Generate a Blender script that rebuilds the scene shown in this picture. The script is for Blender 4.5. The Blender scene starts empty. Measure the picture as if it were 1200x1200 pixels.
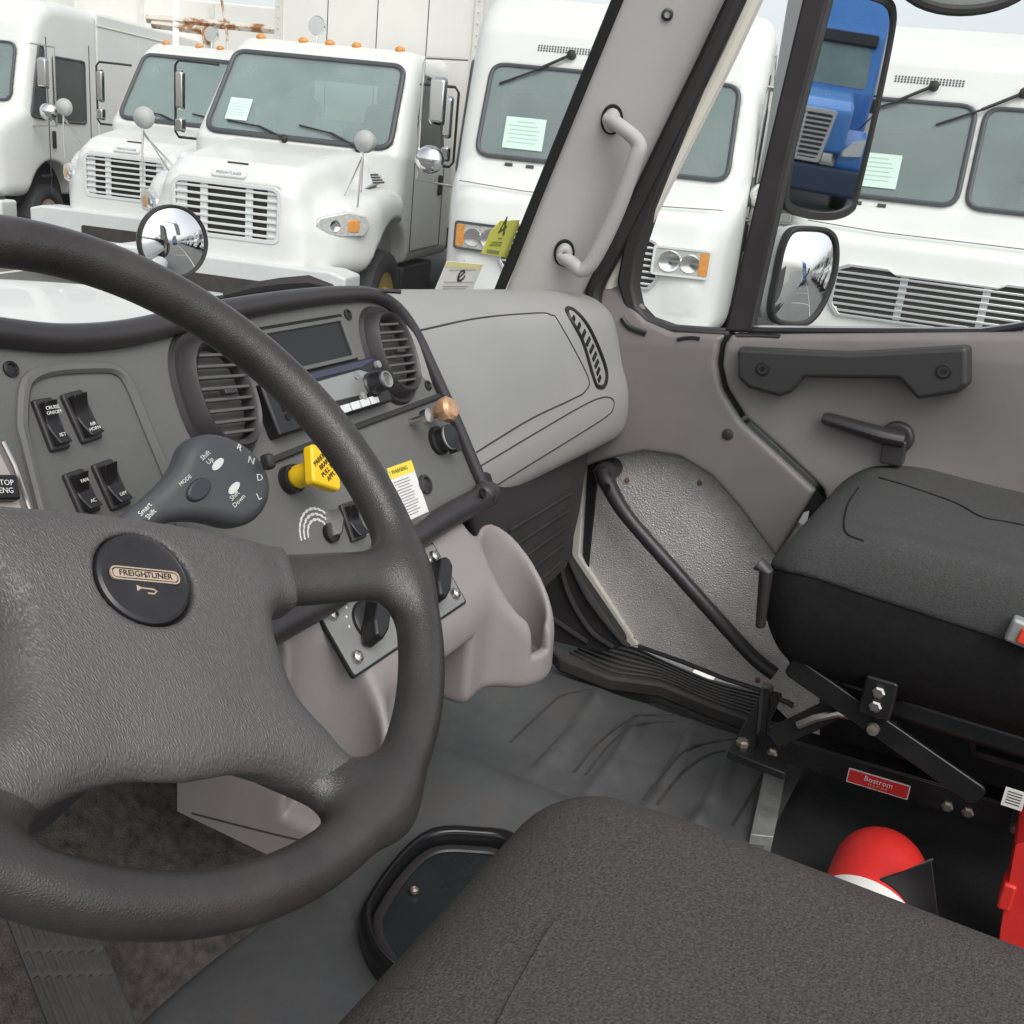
import bpy, math, random
import numpy as np
from math import sin, cos, pi, radians, atan2, sqrt, hypot
from mathutils import Vector, Matrix
from mathutils.bvhtree import BVHTree
random.seed(7)
SC = bpy.context.scene
COL = SC.collection
# ------------------------------------------------------------------ camera
CAM = np.array([-.93, 0, 1.0]); FPX = 1225.0
AZ, PI_, RL = radians(26.1), radians(19.1), radians(6.1)
Fw = np.array([cos(PI_)*cos(AZ), cos(PI_)*sin(AZ), -sin(PI_)])
_R0 = np.array([sin(AZ), -cos(AZ), 0.]); _D0 = -np.cross(_R0, Fw)
Rt = cos(RL)*_R0 - sin(RL)*_D0; Dn = sin(RL)*_R0 + cos(RL)*_D0
cam = bpy.data.cameras.new('camera'); camo = bpy.data.objects.new('camera', cam); COL.objects.link(camo)
m = Matrix.Identity(4)
for i in range(3):
    m[i][0] = Rt[i]; m[i][1] = -Dn[i]; m[i][2] = -Fw[i]; m[i][3] = CAM[i]
camo.matrix_world = m
cam.sensor_width = 36; cam.lens = 36*FPX/1200; cam.clip_start = .02; cam.clip_end = 500
SC.camera = camo
# ------------------------------------------------------------------ sky, sun, exposure
SUN_EL, SUN_AZ = radians(52), radians(232)      # azimuth counted from +X towards +Y
w = bpy.data.worlds.new('World'); SC.world = w; w.use_nodes = True
nt = w.node_tree; nt.nodes.clear()
sky = nt.nodes.new('ShaderNodeTexSky'); sky.sky_type = 'NISHITA'; sky.sun_disc = False
sky.sun_elevation = SUN_EL; sky.sun_rotation = pi/2 - SUN_AZ
sky.air_density = 1.0; sky.dust_density = 3.0; sky.ozone_density = 1.0
hs = nt.nodes.new('ShaderNodeHueSaturation'); hs.inputs['Saturation'].default_value = .22
bg = nt.nodes.new('ShaderNodeBackground'); bg.inputs['Strength'].default_value = .15
wo = nt.nodes.new('ShaderNodeOutputWorld')
nt.links.new(sky.outputs[0], hs.inputs['Color']); nt.links.new(hs.outputs[0], bg.inputs[0]); nt.links.new(bg.outputs[0], wo.inputs[0])
sl = bpy.data.lights.new('sun', 'SUN'); sl.energy = .75; sl.angle = radians(45); sl.color = (1, .965, .91)
so = bpy.data.objects.new('sun', sl); COL.objects.link(so)
sd = Vector((cos(SUN_EL)*cos(SUN_AZ), cos(SUN_EL)*sin(SUN_AZ), sin(SUN_EL)))
so.rotation_euler = sd.to_track_quat('Z', 'Y').to_euler(); so.location = (0, 0, 30)
SC.view_settings.view_transform = 'Standard'; SC.view_settings.look = 'None'
SC.view_settings.exposure = .52; SC.view_settings.gamma = 1
# ------------------------------------------------------------------ maths helpers
def V3(*a): return np.array(a, float)
def ray(x, y):
    d = Fw + Rt*(x-600)/FPX + Dn*(y-600)/FPX
    return d/np.linalg.norm(d)
def onp(x, y, n, p0):
    n = V3(*n); d = ray(x, y); return CAM + d*(np.dot(V3(*p0)-CAM, n)/np.dot(d, n))
def PX(x, y, v): return onp(x, y, (1, 0, 0), (v, 0, 0))
def PY(x, y, v): return onp(x, y, (0, 1, 0), (0, v, 0))
def PZ(x, y, v): return onp(x, y, (0, 0, 1), (0, 0, v))
def PD(x, y, z): return CAM + z*(Fw + Rt*(x-600)/FPX + Dn*(y-600)/FPX)
class Fr:
    def __init__(self, o, s, t):
        self.o = V3(*o); self.s = V3(*s)/np.linalg.norm(s); t = V3(*t)
        t = t - self.s*np.dot(t, self.s); self.t = t/np.linalg.norm(t); self.n = np.cross(self.s, self.t)
    def __call__(self, a, b, c=0): return self.o + self.s*a + self.t*b + self.n*c
    def px(self, x, y, h=0):
        p = onp(x, y, self.n, self.o + self.n*h) - self.o; return (float(p@self.s), float(p@self.t))
    def at(self, a, b, c=0): return Fr(self(a, b, c), self.s, self.t)
    def rot(self, ang):
        return Fr(self.o, self.s*cos(ang)+self.t*sin(ang), -self.s*sin(ang)+self.t*cos(ang))
W = Fr((0, 0, 0), (1, 0, 0), (0, 1, 0))
def rpoly(pts, r, k=5):
    out = []; n = len(pts)
    for i in range(n):
        p0, p1, p2 = [np.array(pts[j % n], float) for j in (i-1, i, i+1)]
        rr = r[i] if isinstance(r, (list, tuple)) else r
        a = p0-p1; b = p2-p1; la, lb = np.linalg.norm(a), np.linalg.norm(b)
        if rr <= 0 or la < 1e-9 or lb < 1e-9: out.append(tuple(p1)); continue
        a /= la; b /= lb; ang = math.acos(max(-1, min(1, a@b)))
        if ang > pi-.02: out.append(tuple(p1)); continue
        d = min(rr/math.tan(ang/2), .48*la, .48*lb)
        q0, q1 = p1+a*d, p1+b*d
        for j in range(k+1):
            u = j/k; out.append(tuple((1-u)**2*q0 + 2*u*(1-u)*p1 + u*u*q1))
    return out
def rrect(cx, cy, hx, hy, r, k=5): return rpoly([(cx-hx, cy-hy), (cx+hx, cy-hy), (cx+hx, cy+hy), (cx-hx, cy+hy)], r, k)
def ell(cx, cy, a, b, k=28): return [(cx+a*cos(2*pi*i/k), cy+b*sin(2*pi*i/k)) for i in range(k)]
def spline(pts, k=6, closed=False):
    P = [np.array(p, float) for p in pts]; n = len(P); out = []
    rng = range(n) if closed else range(n-1)
    for i in rng:
        if closed: a, b, c, d = P[i-1], P[i], P[(i+1) % n], P[(i+2) % n]
        else: a, b, c, d = P[max(i-1, 0)], P[i], P[i+1], P[min(i+2, n-1)]
        for j in range(k):
            u = j/k
            out.append(.5*((2*b)+(-a+c)*u+(2*a-5*b+4*c-d)*u*u+(-a+3*b-3*c+d)*u**3))
    if not closed: out.append(P[-1])
    return out
class MB:
    def __init__(self): self.v = []; self.f = []
    def add(self, vs, fs):
        n = len(self.v); self.v += [tuple(float(c) for c in p) for p in vs]; self.f += [tuple(i+n for i in f) for f in fs]; return self
    def box(self, c, h, fr=W):
        vs = [fr(c[0]+sx*h[0], c[1]+sy*h[1], c[2]+sz*h[2]) for sx in (-1, 1) for sy in (-1, 1) for sz in (-1, 1)]
        return self.add(vs, [(0, 1, 3, 2), (4, 6, 7, 5), (0, 4, 5, 1), (2, 3, 7, 6), (0, 2, 6, 4), (1, 5, 7, 3)])
    def prism(self, poly, fr, n0, n1, sc=1.0):
        k = len(poly); c = np.mean(np.array(poly), 0)
        area = sum(poly[i][0]*poly[(i+1) % k][1]-poly[(i+1) % k][0]*poly[i][1] for i in range(k))
        if area < 0: poly = poly[::-1]
        if n0 > n1: n0, n1 = n1, n0
        vs = [fr(p[0], p[1], n0) for p in poly] + [fr(c[0]+(p[0]-c[0])*sc, c[1]+(p[1]-c[1])*sc, n1) for p in poly]
        return self.add(vs, [tuple(range(k))[::-1], tuple(range(k, 2*k))] + [(i, (i+1) % k, k+(i+1) % k, k+i) for i in range(k)])
    def ring(self, outer, inner, fr, n0, n1):
        k = len(outer)
        vs = [fr(p[0], p[1], n) for n in (n0, n1) for q in (outer, inner) for p in q]
        o0, i0, o1, i1 = 0, k, 2*k, 3*k; fs = []
        for i in range(k):
            j = (i+1) % k
            fs += [(o0+i, o0+j, o1+j, o1+i), (i0+j, i0+i, i1+i, i1+j), (o1+i, o1+j, i1+j, i1+i), (o0+j, o0+i, i0+i, i0+j)]
        return self.add(vs, fs)
    def tube(self, path, r, seg=10, closed=False, flat=1.0, up=None):
        P = [np.array(p, float) for p in path]; n = len(P)
        R_ = r if isinstance(r, (list, tuple, np.ndarray)) else [r]*n
        T = []
        for i in range(n):
            a = P[i-1] if (i > 0 or closed) else P[i]; b = P[(i+1) % n] if (i < n-1 or closed) else P[i]
            d = b-a; T.append(d/(np.linalg.norm(d)+1e-12))
        u = np.array(up, float) if up is not None else (np.array([0, 0, 1.]) if abs(T[0][2]) < .9 else np.array([1., 0, 0]))
        vs = []
        for i in range(n):
            if up is not None: u = np.array(up, float)
            u = u - T[i]*(u@T[i]); u /= np.linalg.norm(u)+1e-12; b = np.cross(T[i], u)
            for j in range(seg):
                a = 2*pi*j/seg; vs.append(P[i]+R_[i]*(cos(a)*b + flat*sin(a)*u))
        fs = []
        for i in range(n if closed else n-1):
            i2 = (i+1) % n
            for j in range(seg):
                k = (j+1) % seg; fs.append((i*seg+j, i*seg+k, i2*seg+k, i2*seg+j))
        if not closed: fs += [tuple(range(seg))[::-1], tuple(range((n-1)*seg, n*seg))]
        return self.add(vs, fs)
    def lathe(self, prof, fr, seg=32, hollow=False):
        vs = [fr(r*cos(2*pi*j/seg), r*sin(2*pi*j/seg), h) for r, h in prof for j in range(seg)]
        fs = [(i*seg+j, i*seg+(j+1) % seg, (i+1)*seg+(j+1) % seg, (i+1)*seg+j) for i in range(len(prof)-1) for j in range(seg)]
        if hollow: m_ = (len(prof)-1)*seg; fs += [(m_+j, m_+(j+1) % seg, (j+1) % seg, j) for j in range(seg)]
        else: fs += [tuple(range(seg))[::-1], tuple(range((len(prof)-1)*seg, len(prof)*seg))]
        return self.add(vs, fs)
    def ball(self, c, r, seg=16, fr=W, sz=1.0):
        f2 = fr.at(*c); k = seg//2
        return self.lathe([(max(r*sin(pi*i/k), 1e-5), -sz*r*cos(pi*i/k)) for i in range(k+1)], f2, seg)
    def grid(self, rows, closed=False):
        nr, nc = len(rows), len(rows[0]); fs = []
        for i in range(nr-1):
            for j in range(nc if closed else nc-1):
                k = (j+1) % nc; fs.append((i*nc+j, i*nc+k, (i+1)*nc+k, (i+1)*nc+j))
        return self.add([p for r in rows for p in r], fs)
# ------------------------------------------------------------------ signed distance helpers
def sd_poly(P, poly):
    p = np.array(poly, float); d = np.full(P.shape[:-1], 1e9); s = np.ones(P.shape[:-1])
    x, y = P[..., 0], P[..., 1]; n = len(p)
    for i in range(n):
        a = p[i]; b = p[i-1]; ex, ey = b-a; wx, wy = x-a[0], y-a[1]
        t = np.clip((wx*ex+wy*ey)/(ex*ex+ey*ey+1e-18), 0, 1)
        d = np.minimum(d, (wx-ex*t)**2+(wy-ey*t)**2)
        c1 = y >= a[1]; c2 = y < b[1]; c3 = ex*wy > ey*wx
        s = np.where((c1 & c2 & c3) | (~c1 & ~c2 & ~c3), -s, s)
    return s*np.sqrt(d)
def sd_box(P, c, h, r=0.):
    q = np.abs(P-np.array(c))-(np.array(h)-r)
    return np.linalg.norm(np.maximum(q, 0), axis=-1)+np.minimum(q.max(-1), 0)-r
def sd_cap(P, a, b, r):
    a = np.array(a); ba = np.array(b)-a; pa = P-a
    t = np.clip((pa@ba)/(ba@ba), 0, 1); return np.linalg.norm(pa-t[..., None]*ba, axis=-1)-r
def ext(d2, z, h, r=0.):
    a = d2+r; b = np.abs(z)-h+r
    return np.minimum(np.maximum(a, b), 0)+np.sqrt(np.maximum(a, 0)**2+np.maximum(b, 0)**2)-r
def smin(a, b, k):
    h = np.maximum(k-np.abs(a-b), 0)/k; return np.minimum(a, b)-h*h*k*.25
def smax(a, b, k): return -smin(-a, -b, k)
def sdf_mesh(f, lo, hi, h, fr=None, proj=2):
    lo = np.array(lo, float); hi = np.array(hi, float); n = np.ceil((hi-lo)/h).astype(int)+1
    ax = [lo[i]+h*np.arange(n[i]) for i in range(3)]
    G = np.stack(np.meshgrid(*ax, indexing='ij'), -1)
    D = np.concatenate([f(G[i:i+24]) for i in range(0, n[0], 24)], 0)
    S = D < 0; nc = n-1
    pos = np.zeros((*nc, 3)); cnt = np.zeros(tuple(nc))
    def sub(A, o): return A[o[0]:o[0]+nc[0], o[1]:o[1]+nc[1], o[2]:o[2]+nc[2]]
    for axs in range(3):
        for o1 in (0, 1):
            for o2 in (0, 1):
                o = [0, 0, 0]; oth = [i for i in range(3) if i != axs]; o[oth[0]] = o1; o[oth[1]] = o2
                e = list(o); e[axs] = 1
                a, b = sub(D, o), sub(D, e); c = sub(S, o) != sub(S, e)
                t = np.where(c, a/np.where(np.abs(a-b) < 1e-12, 1, a-b), 0)
                for i in range(3):
                    pos[..., i] += np.where(c, (t if i == axs else o[i]), 0)
                cnt += c
    act = cnt > 0; idx = -np.ones(tuple(nc), int); idx[act] = np.arange(act.sum())
    ii = np.argwhere(act); P = lo + h*(ii + pos[act]/cnt[act][:, None])
    for _ in range(proj):
        e = h*.25; d0 = f(P); g = np.stack([(f(P+e*np.eye(3)[i])-f(P-e*np.eye(3)[i]))/(2*e) for i in range(3)], -1)
        st = d0[:, None]*g/np.maximum((g*g).sum(-1), .15)[:, None]
        L = np.linalg.norm(st, axis=-1, keepdims=True); P = P-st*np.minimum(1, .5*h/np.maximum(L, 1e-9))
    Q = []
    for axs in range(3):
        u, v = [(1, 2), (2, 0), (0, 1)][axs]
        sl0 = [slice(None)]*3; sl1 = [slice(None)]*3; sl0[axs] = slice(0, -1); sl1[axs] = slice(1, None)
        a, b = S[tuple(sl0)], S[tuple(sl1)]; e = np.argwhere(a != b)
        ok = (e[:, u] > 0) & (e[:, v] > 0) & (e[:, u] < nc[u]) & (e[:, v] < nc[v]); e = e[ok]
        fl = a[tuple(e.T)]
        du = np.eye(3, dtype=int)[u]; dv = np.eye(3, dtype=int)[v]
        q = np.stack([idx[tuple((e-du-dv).T)], idx[tuple((e-dv).T)], idx[tuple(e.T)], idx[tuple((e-du).T)]], -1)
        q[~fl] = q[~fl][:, ::-1]; Q.append(q)
    Q = np.concatenate(Q); Q = Q[(Q >= 0).all(1)]
    if fr is not None: P = fr.o + P[:, :1]*fr.s + P[:, 1:2]*fr.t + P[:, 2:3]*fr.n
    me = bpy.data.meshes.new('molded')
    me.vertices.add(len(P)); me.vertices.foreach_set('co', P.astype(np.float32).ravel())
    me.loops.add(Q.size); me.loops.foreach_set('vertex_index', Q.astype(np.int32).ravel())
    me.polygons.add(len(Q)); me.polygons.foreach_set('loop_start', np.arange(0, Q.size, 4, dtype=np.int32))
    me.update(calc_edges=True); me.validate()
    me.polygons.foreach_set('use_smooth', np.ones(len(me.polygons), bool))
    return me
# ------------------------------------------------------------------ object helpers
def setp(o, label=None, cat=None, group=None, kind=None):
    if label: o['label'] = label
    if cat: o['category'] = cat
    if group: o['group'] = group
    if kind: o['kind'] = kind
    return o
def thing(name, label, cat, loc=(0, 0, 0), rz=0., group=None, world=True):
    o = bpy.data.objects.new(name, None); COL.objects.link(o); o.empty_display_size = .1
    o.location = tuple(float(c) for c in loc); o.rotation_euler = (0, 0, rz)
    o['w'] = 1 if world else 0
    return setp(o, label, cat, group)
def link(name, me, mat, parent=None, bevel=0, bseg=2, label=None):
    me.name = name; o = bpy.data.objects.new(name, me); COL.objects.link(o)
    if mat: me.materials.append(mat)
    if parent is not None:
        o.parent = parent
        if parent.type == 'EMPTY' and parent.get('w'): o.matrix_parent_inverse = Matrix.Translation(parent.location).inverted()
    if bevel:
        b = o.modifiers.new('edge', 'BEVEL'); b.width = bevel; b.segments = bseg; b.limit_method = 'ANGLE'; b.angle_limit = radians(32)
        b.use_clamp_overlap = True
    if label: o['label'] = label
    return o
def obj(name, mb, mat, parent=None, bevel=0, bseg=2, ang=35, label=None):
    me = bpy.data.meshes.new(name); me.from_pydata(mb.v, [], mb.f); me.update()
    import bmesh
    bm = bmesh.new(); bm.from_mesh(me); bmesh.ops.recalc_face_normals(bm, faces=bm.faces); bm.to_mesh(me); bm.free()
    me.polygons.foreach_set('use_smooth', [True]*len(me.polygons)); me.set_sharp_from_angle(angle=radians(ang))
    return link(name, me, mat, parent, bevel, bseg, label)
def children(o): return [c for c in bpy.data.objects if c.parent == o]
def copy_tree(o, parent=None):
    c = o.copy(); COL.objects.link(c)
    if parent is not None: c.parent = parent
    for ch in children(o): copy_tree(ch, c)
    return c
def text(name, s, fr, size, mat, parent, n=.0006, depth=.0003, align='CENTER', sx=1.0):
    cu = bpy.data.curves.new('t', 'FONT'); cu.body = s; cu.size = size; cu.align_x = align; cu.align_y = 'CENTER'; cu.extrude = depth; cu.resolution_u = 2
    to = bpy.data.objects.new('t', cu); COL.objects.link(to)
    me = bpy.data.meshes.new_from_object(to.evaluated_get(bpy.context.evaluated_depsgraph_get()))
    bpy.data.objects.remove(to); bpy.data.curves.remove(cu)
    for v in me.vertices: v.co = Vector(fr(v.co.x*sx, v.co.y, n+v.co.z))
    me.materials.clear(); me.update()
    return link(name, me, mat, parent)
def caster(*objs):
    T = []
    for o in objs:
        dg = bpy.context.evaluated_depsgraph_get(); mw = o.matrix_world
        T.append(BVHTree.FromPolygons([v.co.copy() for v in o.data.vertices], [tuple(p.vertices) for p in o.data.polygons]))
    def f(x, y):
        best = None
        for t in T:
            h = t.ray_cast(Vector(CAM), Vector(ray(x, y)))
            if h[0] is not None and (best is None or h[3] < best[1][3]): best = (1, h)
        if best is None: return None
        h = best[1]; n = np.array(h[1])
        if n@ray(x, y) > 0: n = -n
        return np.array(h[0]), n
    return f
def seam(name, cast, pts, r, mat, parent, k=8, off=0., closed=False):
    out = []
    for p in spline([np.array(q, float) for q in pts], k, closed):
        h = cast(p[0], p[1])
        if h is not None: out.append(h[0]+h[1]*off)
    if len(out) > 2: return obj(name, MB().tube(out, r, 6, closed), mat, parent)
# ------------------------------------------------------------------ materials
def mat(name, col, rough=.5, metal=0., bump=None, vary=None, spec=.5, coat=0., stain=None):
    M = bpy.data.materials.new(name); M.use_nodes = True; t = M.node_tree; b = t.nodes['Principled BSDF']
    b.inputs['Base Color'].default_value = (*col, 1); b.inputs['Roughness'].default_value = rough
    b.inputs['Metallic'].default_value = metal; b.inputs['Specular IOR Level'].default_value = spec
    b.inputs['Coat Weight'].default_value = coat
    tc = t.nodes.new('ShaderNodeTexCoord')
    def noise(scale, detail=3, rg=.55, st=None):
        n = t.nodes.new('ShaderNodeTexNoise'); n.inputs['Scale'].default_value = scale; n.inputs['Detail'].default_value = detail; n.inputs['Roughness'].default_value = rg
        if st:
            mp = t.nodes.new('ShaderNodeMapping'); mp.inputs['Scale'].default_value = st
            t.links.new(tc.outputs['Object'], mp.inputs[0]); t.links.new(mp.outputs[0], n.inputs['Vector'])
        else: t.links.new(tc.outputs['Object'], n.inputs['Vector'])
        return n
    last = None
    if vary:                                        # (scale, amount): dust and wear of the surface
        sc, am = vary
        n = noise(sc, 5, .65); r = t.nodes.new('ShaderNodeMapRange'); r.inputs[1].default_value = .3; r.inputs[2].default_value = .7
        r.inputs[3].default_value = 1-am; r.inputs[4].default_value = 1+am
        mx = t.nodes.new('ShaderNodeMix'); mx.data_type = 'RGBA'; mx.blend_type = 'MULTIPLY'; mx.inputs[0].default_value = 1
        mx.inputs[6].default_value = (*col, 1); t.links.new(n.outputs[0], r.inputs[0]); t.links.new(r.outputs[0], mx.inputs[7])
        last = mx.outputs[2]
        rr = t.nodes.new('ShaderNodeMapRange'); rr.inputs[3].default_value = max(rough-.12, .02); rr.inputs[4].default_value = min(rough+.12, 1)
        t.links.new(n.outputs[0], rr.inputs[0]); t.links.new(rr.outputs[0], b.inputs['Roughness'])
    if stain:                                       # (scale, threshold, colour)
        sc, th, sc_col = stain
        n = noise(sc, 6, .7); r = t.nodes.new('ShaderNodeMapRange'); r.inputs[1].default_value = th; r.inputs[2].default_value = th+.09
        t.links.new(n.outputs[0], r.inputs[0])
        mx = t.nodes.new('ShaderNodeMix'); mx.data_type = 'RGBA'; mx.inputs[6].default_value = (*col, 1)
        if last: t.links.new(last, mx.inputs[6])
        mx.inputs[7].default_value = (*sc_col, 1); t.links.new(r.outputs[0], mx.inputs[0]); last = mx.outputs[2]
    if last: t.links.new(last, b.inputs['Base Color'])
    if bump:                                        # (kind, scale, distance)
        kind, sc, dist = bump[:3]
        if kind == 'noise': h = noise(sc, 4, .6, bump[3] if len(bump) > 3 else None).outputs[0]
        elif kind == 'leather':
            v = t.nodes.new('ShaderNodeTexVoronoi'); v.feature = 'DISTANCE_TO_EDGE'; v.inputs['Scale'].default_value = sc
            mp = t.nodes.new('ShaderNodeMapping'); mp.inputs['Scale'].default_value = bump[3] if len(bump) > 3 else (1, 1, 1)
            n = noise(sc*.35, 3); va = t.nodes.new('ShaderNodeVectorMath'); va.operation = 'MULTIPLY_ADD'
            va.inputs[1].default_value = (1.2/sc,)*3
            t.links.new(n.outputs[1], va.inputs[0]); t.links.new(tc.outputs['Object'], va.inputs[2])
            t.links.new(va.outputs[0], mp.inputs[0]); t.links.new(mp.outputs[0], v.inputs['Vector'])
            rr = t.nodes.new('ShaderNodeMapRange'); rr.inputs[2].default_value = .35; rr.interpolation_type = 'SMOOTHSTEP'
            t.links.new(v.outputs['Distance'], rr.inputs[0]); h = rr.outputs[0]
        elif kind == 'weave':
            n = noise(sc, 2, .5); wv = t.nodes.new('ShaderNodeTexWave'); wv.inputs['Scale'].default_value = sc*.16; wv.inputs['Distortion'].default_value = .8; wv.inputs['Detail Scale'].default_value = 4
            t.links.new(tc.outputs['Object'], wv.inputs['Vector'])
            ad = t.nodes.new('ShaderNodeMath'); ad.operation = 'MULTIPLY_ADD'; ad.inputs[1].default_value = .10
            t.links.new(wv.outputs['Fac'], ad.inputs[0]); t.links.new(n.outputs[0], ad.inputs[2]); h = ad.outputs[0]
        bp = t.nodes.new('ShaderNodeBump'); bp.inputs['Distance'].default_value = dist; bp.inputs['Strength'].default_value = 1
        t.links.new(h, bp.inputs['Height']); t.links.new(bp.outputs[0], b.inputs['Normal'])
    return M
def glass(name, tint=(1, 1, 1), refl=1.45):
    M = bpy.data.materials.new(name); M.use_nodes = True; t = M.node_tree; t.nodes.clear()
    o = t.nodes.new('ShaderNodeOutputMaterial'); tr = t.nodes.new('ShaderNodeBsdfTransparent'); tr.inputs[0].default_value = (*tint, 1)
    gl = t.nodes.new('ShaderNodeBsdfGlossy'); gl.inputs['Roughness'].default_value = .02
    fr = t.nodes.new('ShaderNodeFresnel'); fr.inputs['IOR'].default_value = refl; mx = t.nodes.new('ShaderNodeMixShader')
    t.links.new(fr.outputs[0], mx.inputs[0]); t.links.new(tr.outputs[0], mx.inputs[1]); t.links.new(gl.outputs[0], mx.inputs[2]); t.links.new(mx.outputs[0], o.inputs[0])
    return M
GRAIN = ('noise', 900, .00025)
m_panel = mat('dash_grey', (.128, .128, .122), .55, bump=GRAIN, vary=(7, .10), stain=(38, .73, (.30, .24, .20)))
m_dash = mat('glovebox_grey', (.295, .295, .28), .6, bump=GRAIN, vary=(5, .05))
m_bezel = mat('bezel_black', (.034, .031, .032), .34, bump=GRAIN, vary=(9, .1))
m_slat = mat('vent_slat', (.10, .095, .092), .35)
m_black = mat('black_plastic', (.014, .013, .014), .32, vary=(30, .15))
m_blackm = mat('matt_black', (.026, .024, .024), .65, bump=('noise', 300, .0004), vary=(12, .25))
m_hole = mat('hollow_black', (.006, .006, .006), .8)
m_groove = mat('seam_dark', (.035, .034, .034), .7)
m_trim = mat('pillar_trim', (.40, .388, .375), .6, bump=GRAIN, vary=(6, .05))
m_door = mat('door_trim', (.186, .171, .165), .55, bump=GRAIN, vary=(5, .08))
m_console = mat('console_grey', (.262, .238, .230), .5, bump=('noise', 500, .0003), vary=(8, .05))
m_wheel = mat('wheel_leatherette', (.082, .077, .075), .38, bump=('leather', 520, .00027, (1.5, .42, .42)), vary=(9, .14))
m_rim = mat('wheel_rim_skin', (.036, .031, .030), .32, bump=('leather', 560, .0001), vary=(14, .3))
m_horn = mat('horn_black', (.018, .017, .019), .30, vary=(40, .2))
m_gold = mat('emblem_ink', (.42, .33, .25), .5)
m_white_ink = mat('white_ink', (.75, .75, .72), .5)
m_black_ink = mat('black_ink', (.02, .02, .02), .5)
m_fabric = mat('seat_fabric', (.072, .065, .061), .95, bump=('weave', 620, .0016), vary=(420, .45), spec=.12)
m_fabric2 = mat('seat_fabric_plain', (.070, .069, .068), .9, bump=('noise', 500, .0022), vary=(300, .25), spec=.2)
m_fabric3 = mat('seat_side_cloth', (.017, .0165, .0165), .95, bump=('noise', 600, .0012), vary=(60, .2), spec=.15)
m_steel = mat('bright_steel', (.62, .6, .57), .3, 1.)
m_screw = mat('dull_screw', (.35, .31, .26), .45, .8)
m_frame = mat('frame_black', (.012, .012, .013), .35, vary=(25, .3), stain=(60, .75, (.10, .08, .06)))
m_alu = mat('worn_grey_strip', (.30, .31, .30), .5, .3, vary=(30, .3))
m_yellow = mat('yellow_knob', (.80, .52, .01), .4, vary=(60, .06))
m_red = mat('red_plastic', (.62, .028, .024), .4, vary=(20, .08))
m_rubber = mat('floor_rubber', (.092, .094, .096), .45, bump=('noise', 260, .0008), vary=(5, .35), stain=(5, .56, (.115, .108, .10)))
m_rubber2 = mat('tread_rubber', (.055, .051, .048), .6, bump=('noise', 300, .0006), vary=(12, .3))
m_carpet = mat('brown_carpet', (.105, .092, .083), 1., bump=('noise', 380, .004), vary=(60, .5), spec=.1)
m_kick = mat('textured_kick_plate', (.66, .64, .61), .40, .20, bump=('leather', 200, .0012), vary=(10, .10))
m_paint = mat('white_paint', (.71, .715, .685), .38, coat=.25, vary=(1.6, .035), stain=(2.6, .70, (.66, .65, .60)))
m_edge = mat('cream_edge', (.68, .65, .58), .5)
m_seal = mat('rubber_seal', (.022, .019, .019), .55, vary=(14, .2))
m_glass = glass('clear_glass', (.97, .985, .978), 1.13)
m_mirror = mat('mirror_silver', (.88, .89, .90), .015, 1.)
m_chrome = mat('chrome', (.78, .78, .77), .12, 1.)
m_paper = mat('paper', (.70, .70, .66), .8)
m_ylab = mat('yellow_label', (.78, .64, .06), .6)
m_ytag = mat('lime_tag', (.70, .70, .12), .6)
m_knobtan = mat('brass_knob', (.50, .30, .17), .35, .2, vary=(80, .3))
m_blue = mat('blue_paint', (.07, .27, .72), .25, coat=.6, vary=(2, .05))
m_amber = mat('amber_lens', (.66, .29, .07), .2, vary=(40, .2))
m_lens = mat('clear_lens', (.62, .63, .60), .08, .35, vary=(40, .25))
m_tyre = mat('tyre', (.05, .05, .053), .75, vary=(6, .25))
m_tan = mat('rusty_rim', (.52, .42, .33), .5, .2, stain=(9, .52, (.30, .16, .08)))
m_goldrim = mat('yellow_rim', (.60, .44, .14), .4, .3, stain=(9, .58, (.30, .15, .06)))
m_rust = mat('rusty_steel', (.62, .58, .50), .6, .1, stain=(5, .50, (.30, .13, .045)))
m_asphalt = mat('asphalt', (.15, .148, .145), .85, bump=('noise', 60, .006), vary=(.7, .15))
m_line = mat('line_paint', (.66, .64, .56), .7, vary=(8, .15))
m_under = mat('chassis_dark', (.035, .035, .037), .7, vary=(4, .3))
m_lightgrey = mat('grille_plastic', (.66, .68, .67), .4)
m_gasket = mat('gasket_rubber', (.07, .075, .08), .5)
m_truckbox = mat('box_panel', (.72, .71, .66), .45, vary=(.9, .05), stain=(1.3, .72, (.60, .58, .52)))
m_smoke = mat('grey_mirror_back', (.42, .43, .42), .45)
m_bumper = mat('bumper_grey', (.60, .62, .61), .45, vary=(3, .06))
def truck_glass(name, sky_haze, tint):  # pale diffuse layer paints the sky's reflection into the glass
    M = glass(name, tint, 1.5); t = M.node_tree; mx = [n for n in t.nodes if n.type == 'MIX_SHADER'][0]; o = [n for n in t.nodes if n.type == 'OUTPUT_MATERIAL'][0]
    df = t.nodes.new('ShaderNodeBsdfDiffuse'); df.inputs[0].default_value = (.56, .64, .63, 1); m2 = t.nodes.new('ShaderNodeMixShader')
    n = t.nodes.new('ShaderNodeTexNoise'); n.inputs['Scale'].default_value = 2.2; n.inputs['Detail'].default_value = 5
    r = t.nodes.new('ShaderNodeMapRange'); r.inputs[3].default_value = sky_haze*.55; r.inputs[4].default_value = sky_haze*1.45
    tc = t.nodes.new('ShaderNodeTexCoord'); t.links.new(tc.outputs['Object'], n.inputs['Vector']); t.links.new(n.outputs[0], r.inputs[0])
    t.links.new(r.outputs[0], m2.inputs[0]); t.links.new(mx.outputs[0], m2.inputs[1]); t.links.new(df.outputs[0], m2.inputs[2]); t.links.new(m2.outputs[0], o.inputs[0])
    return M
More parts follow.
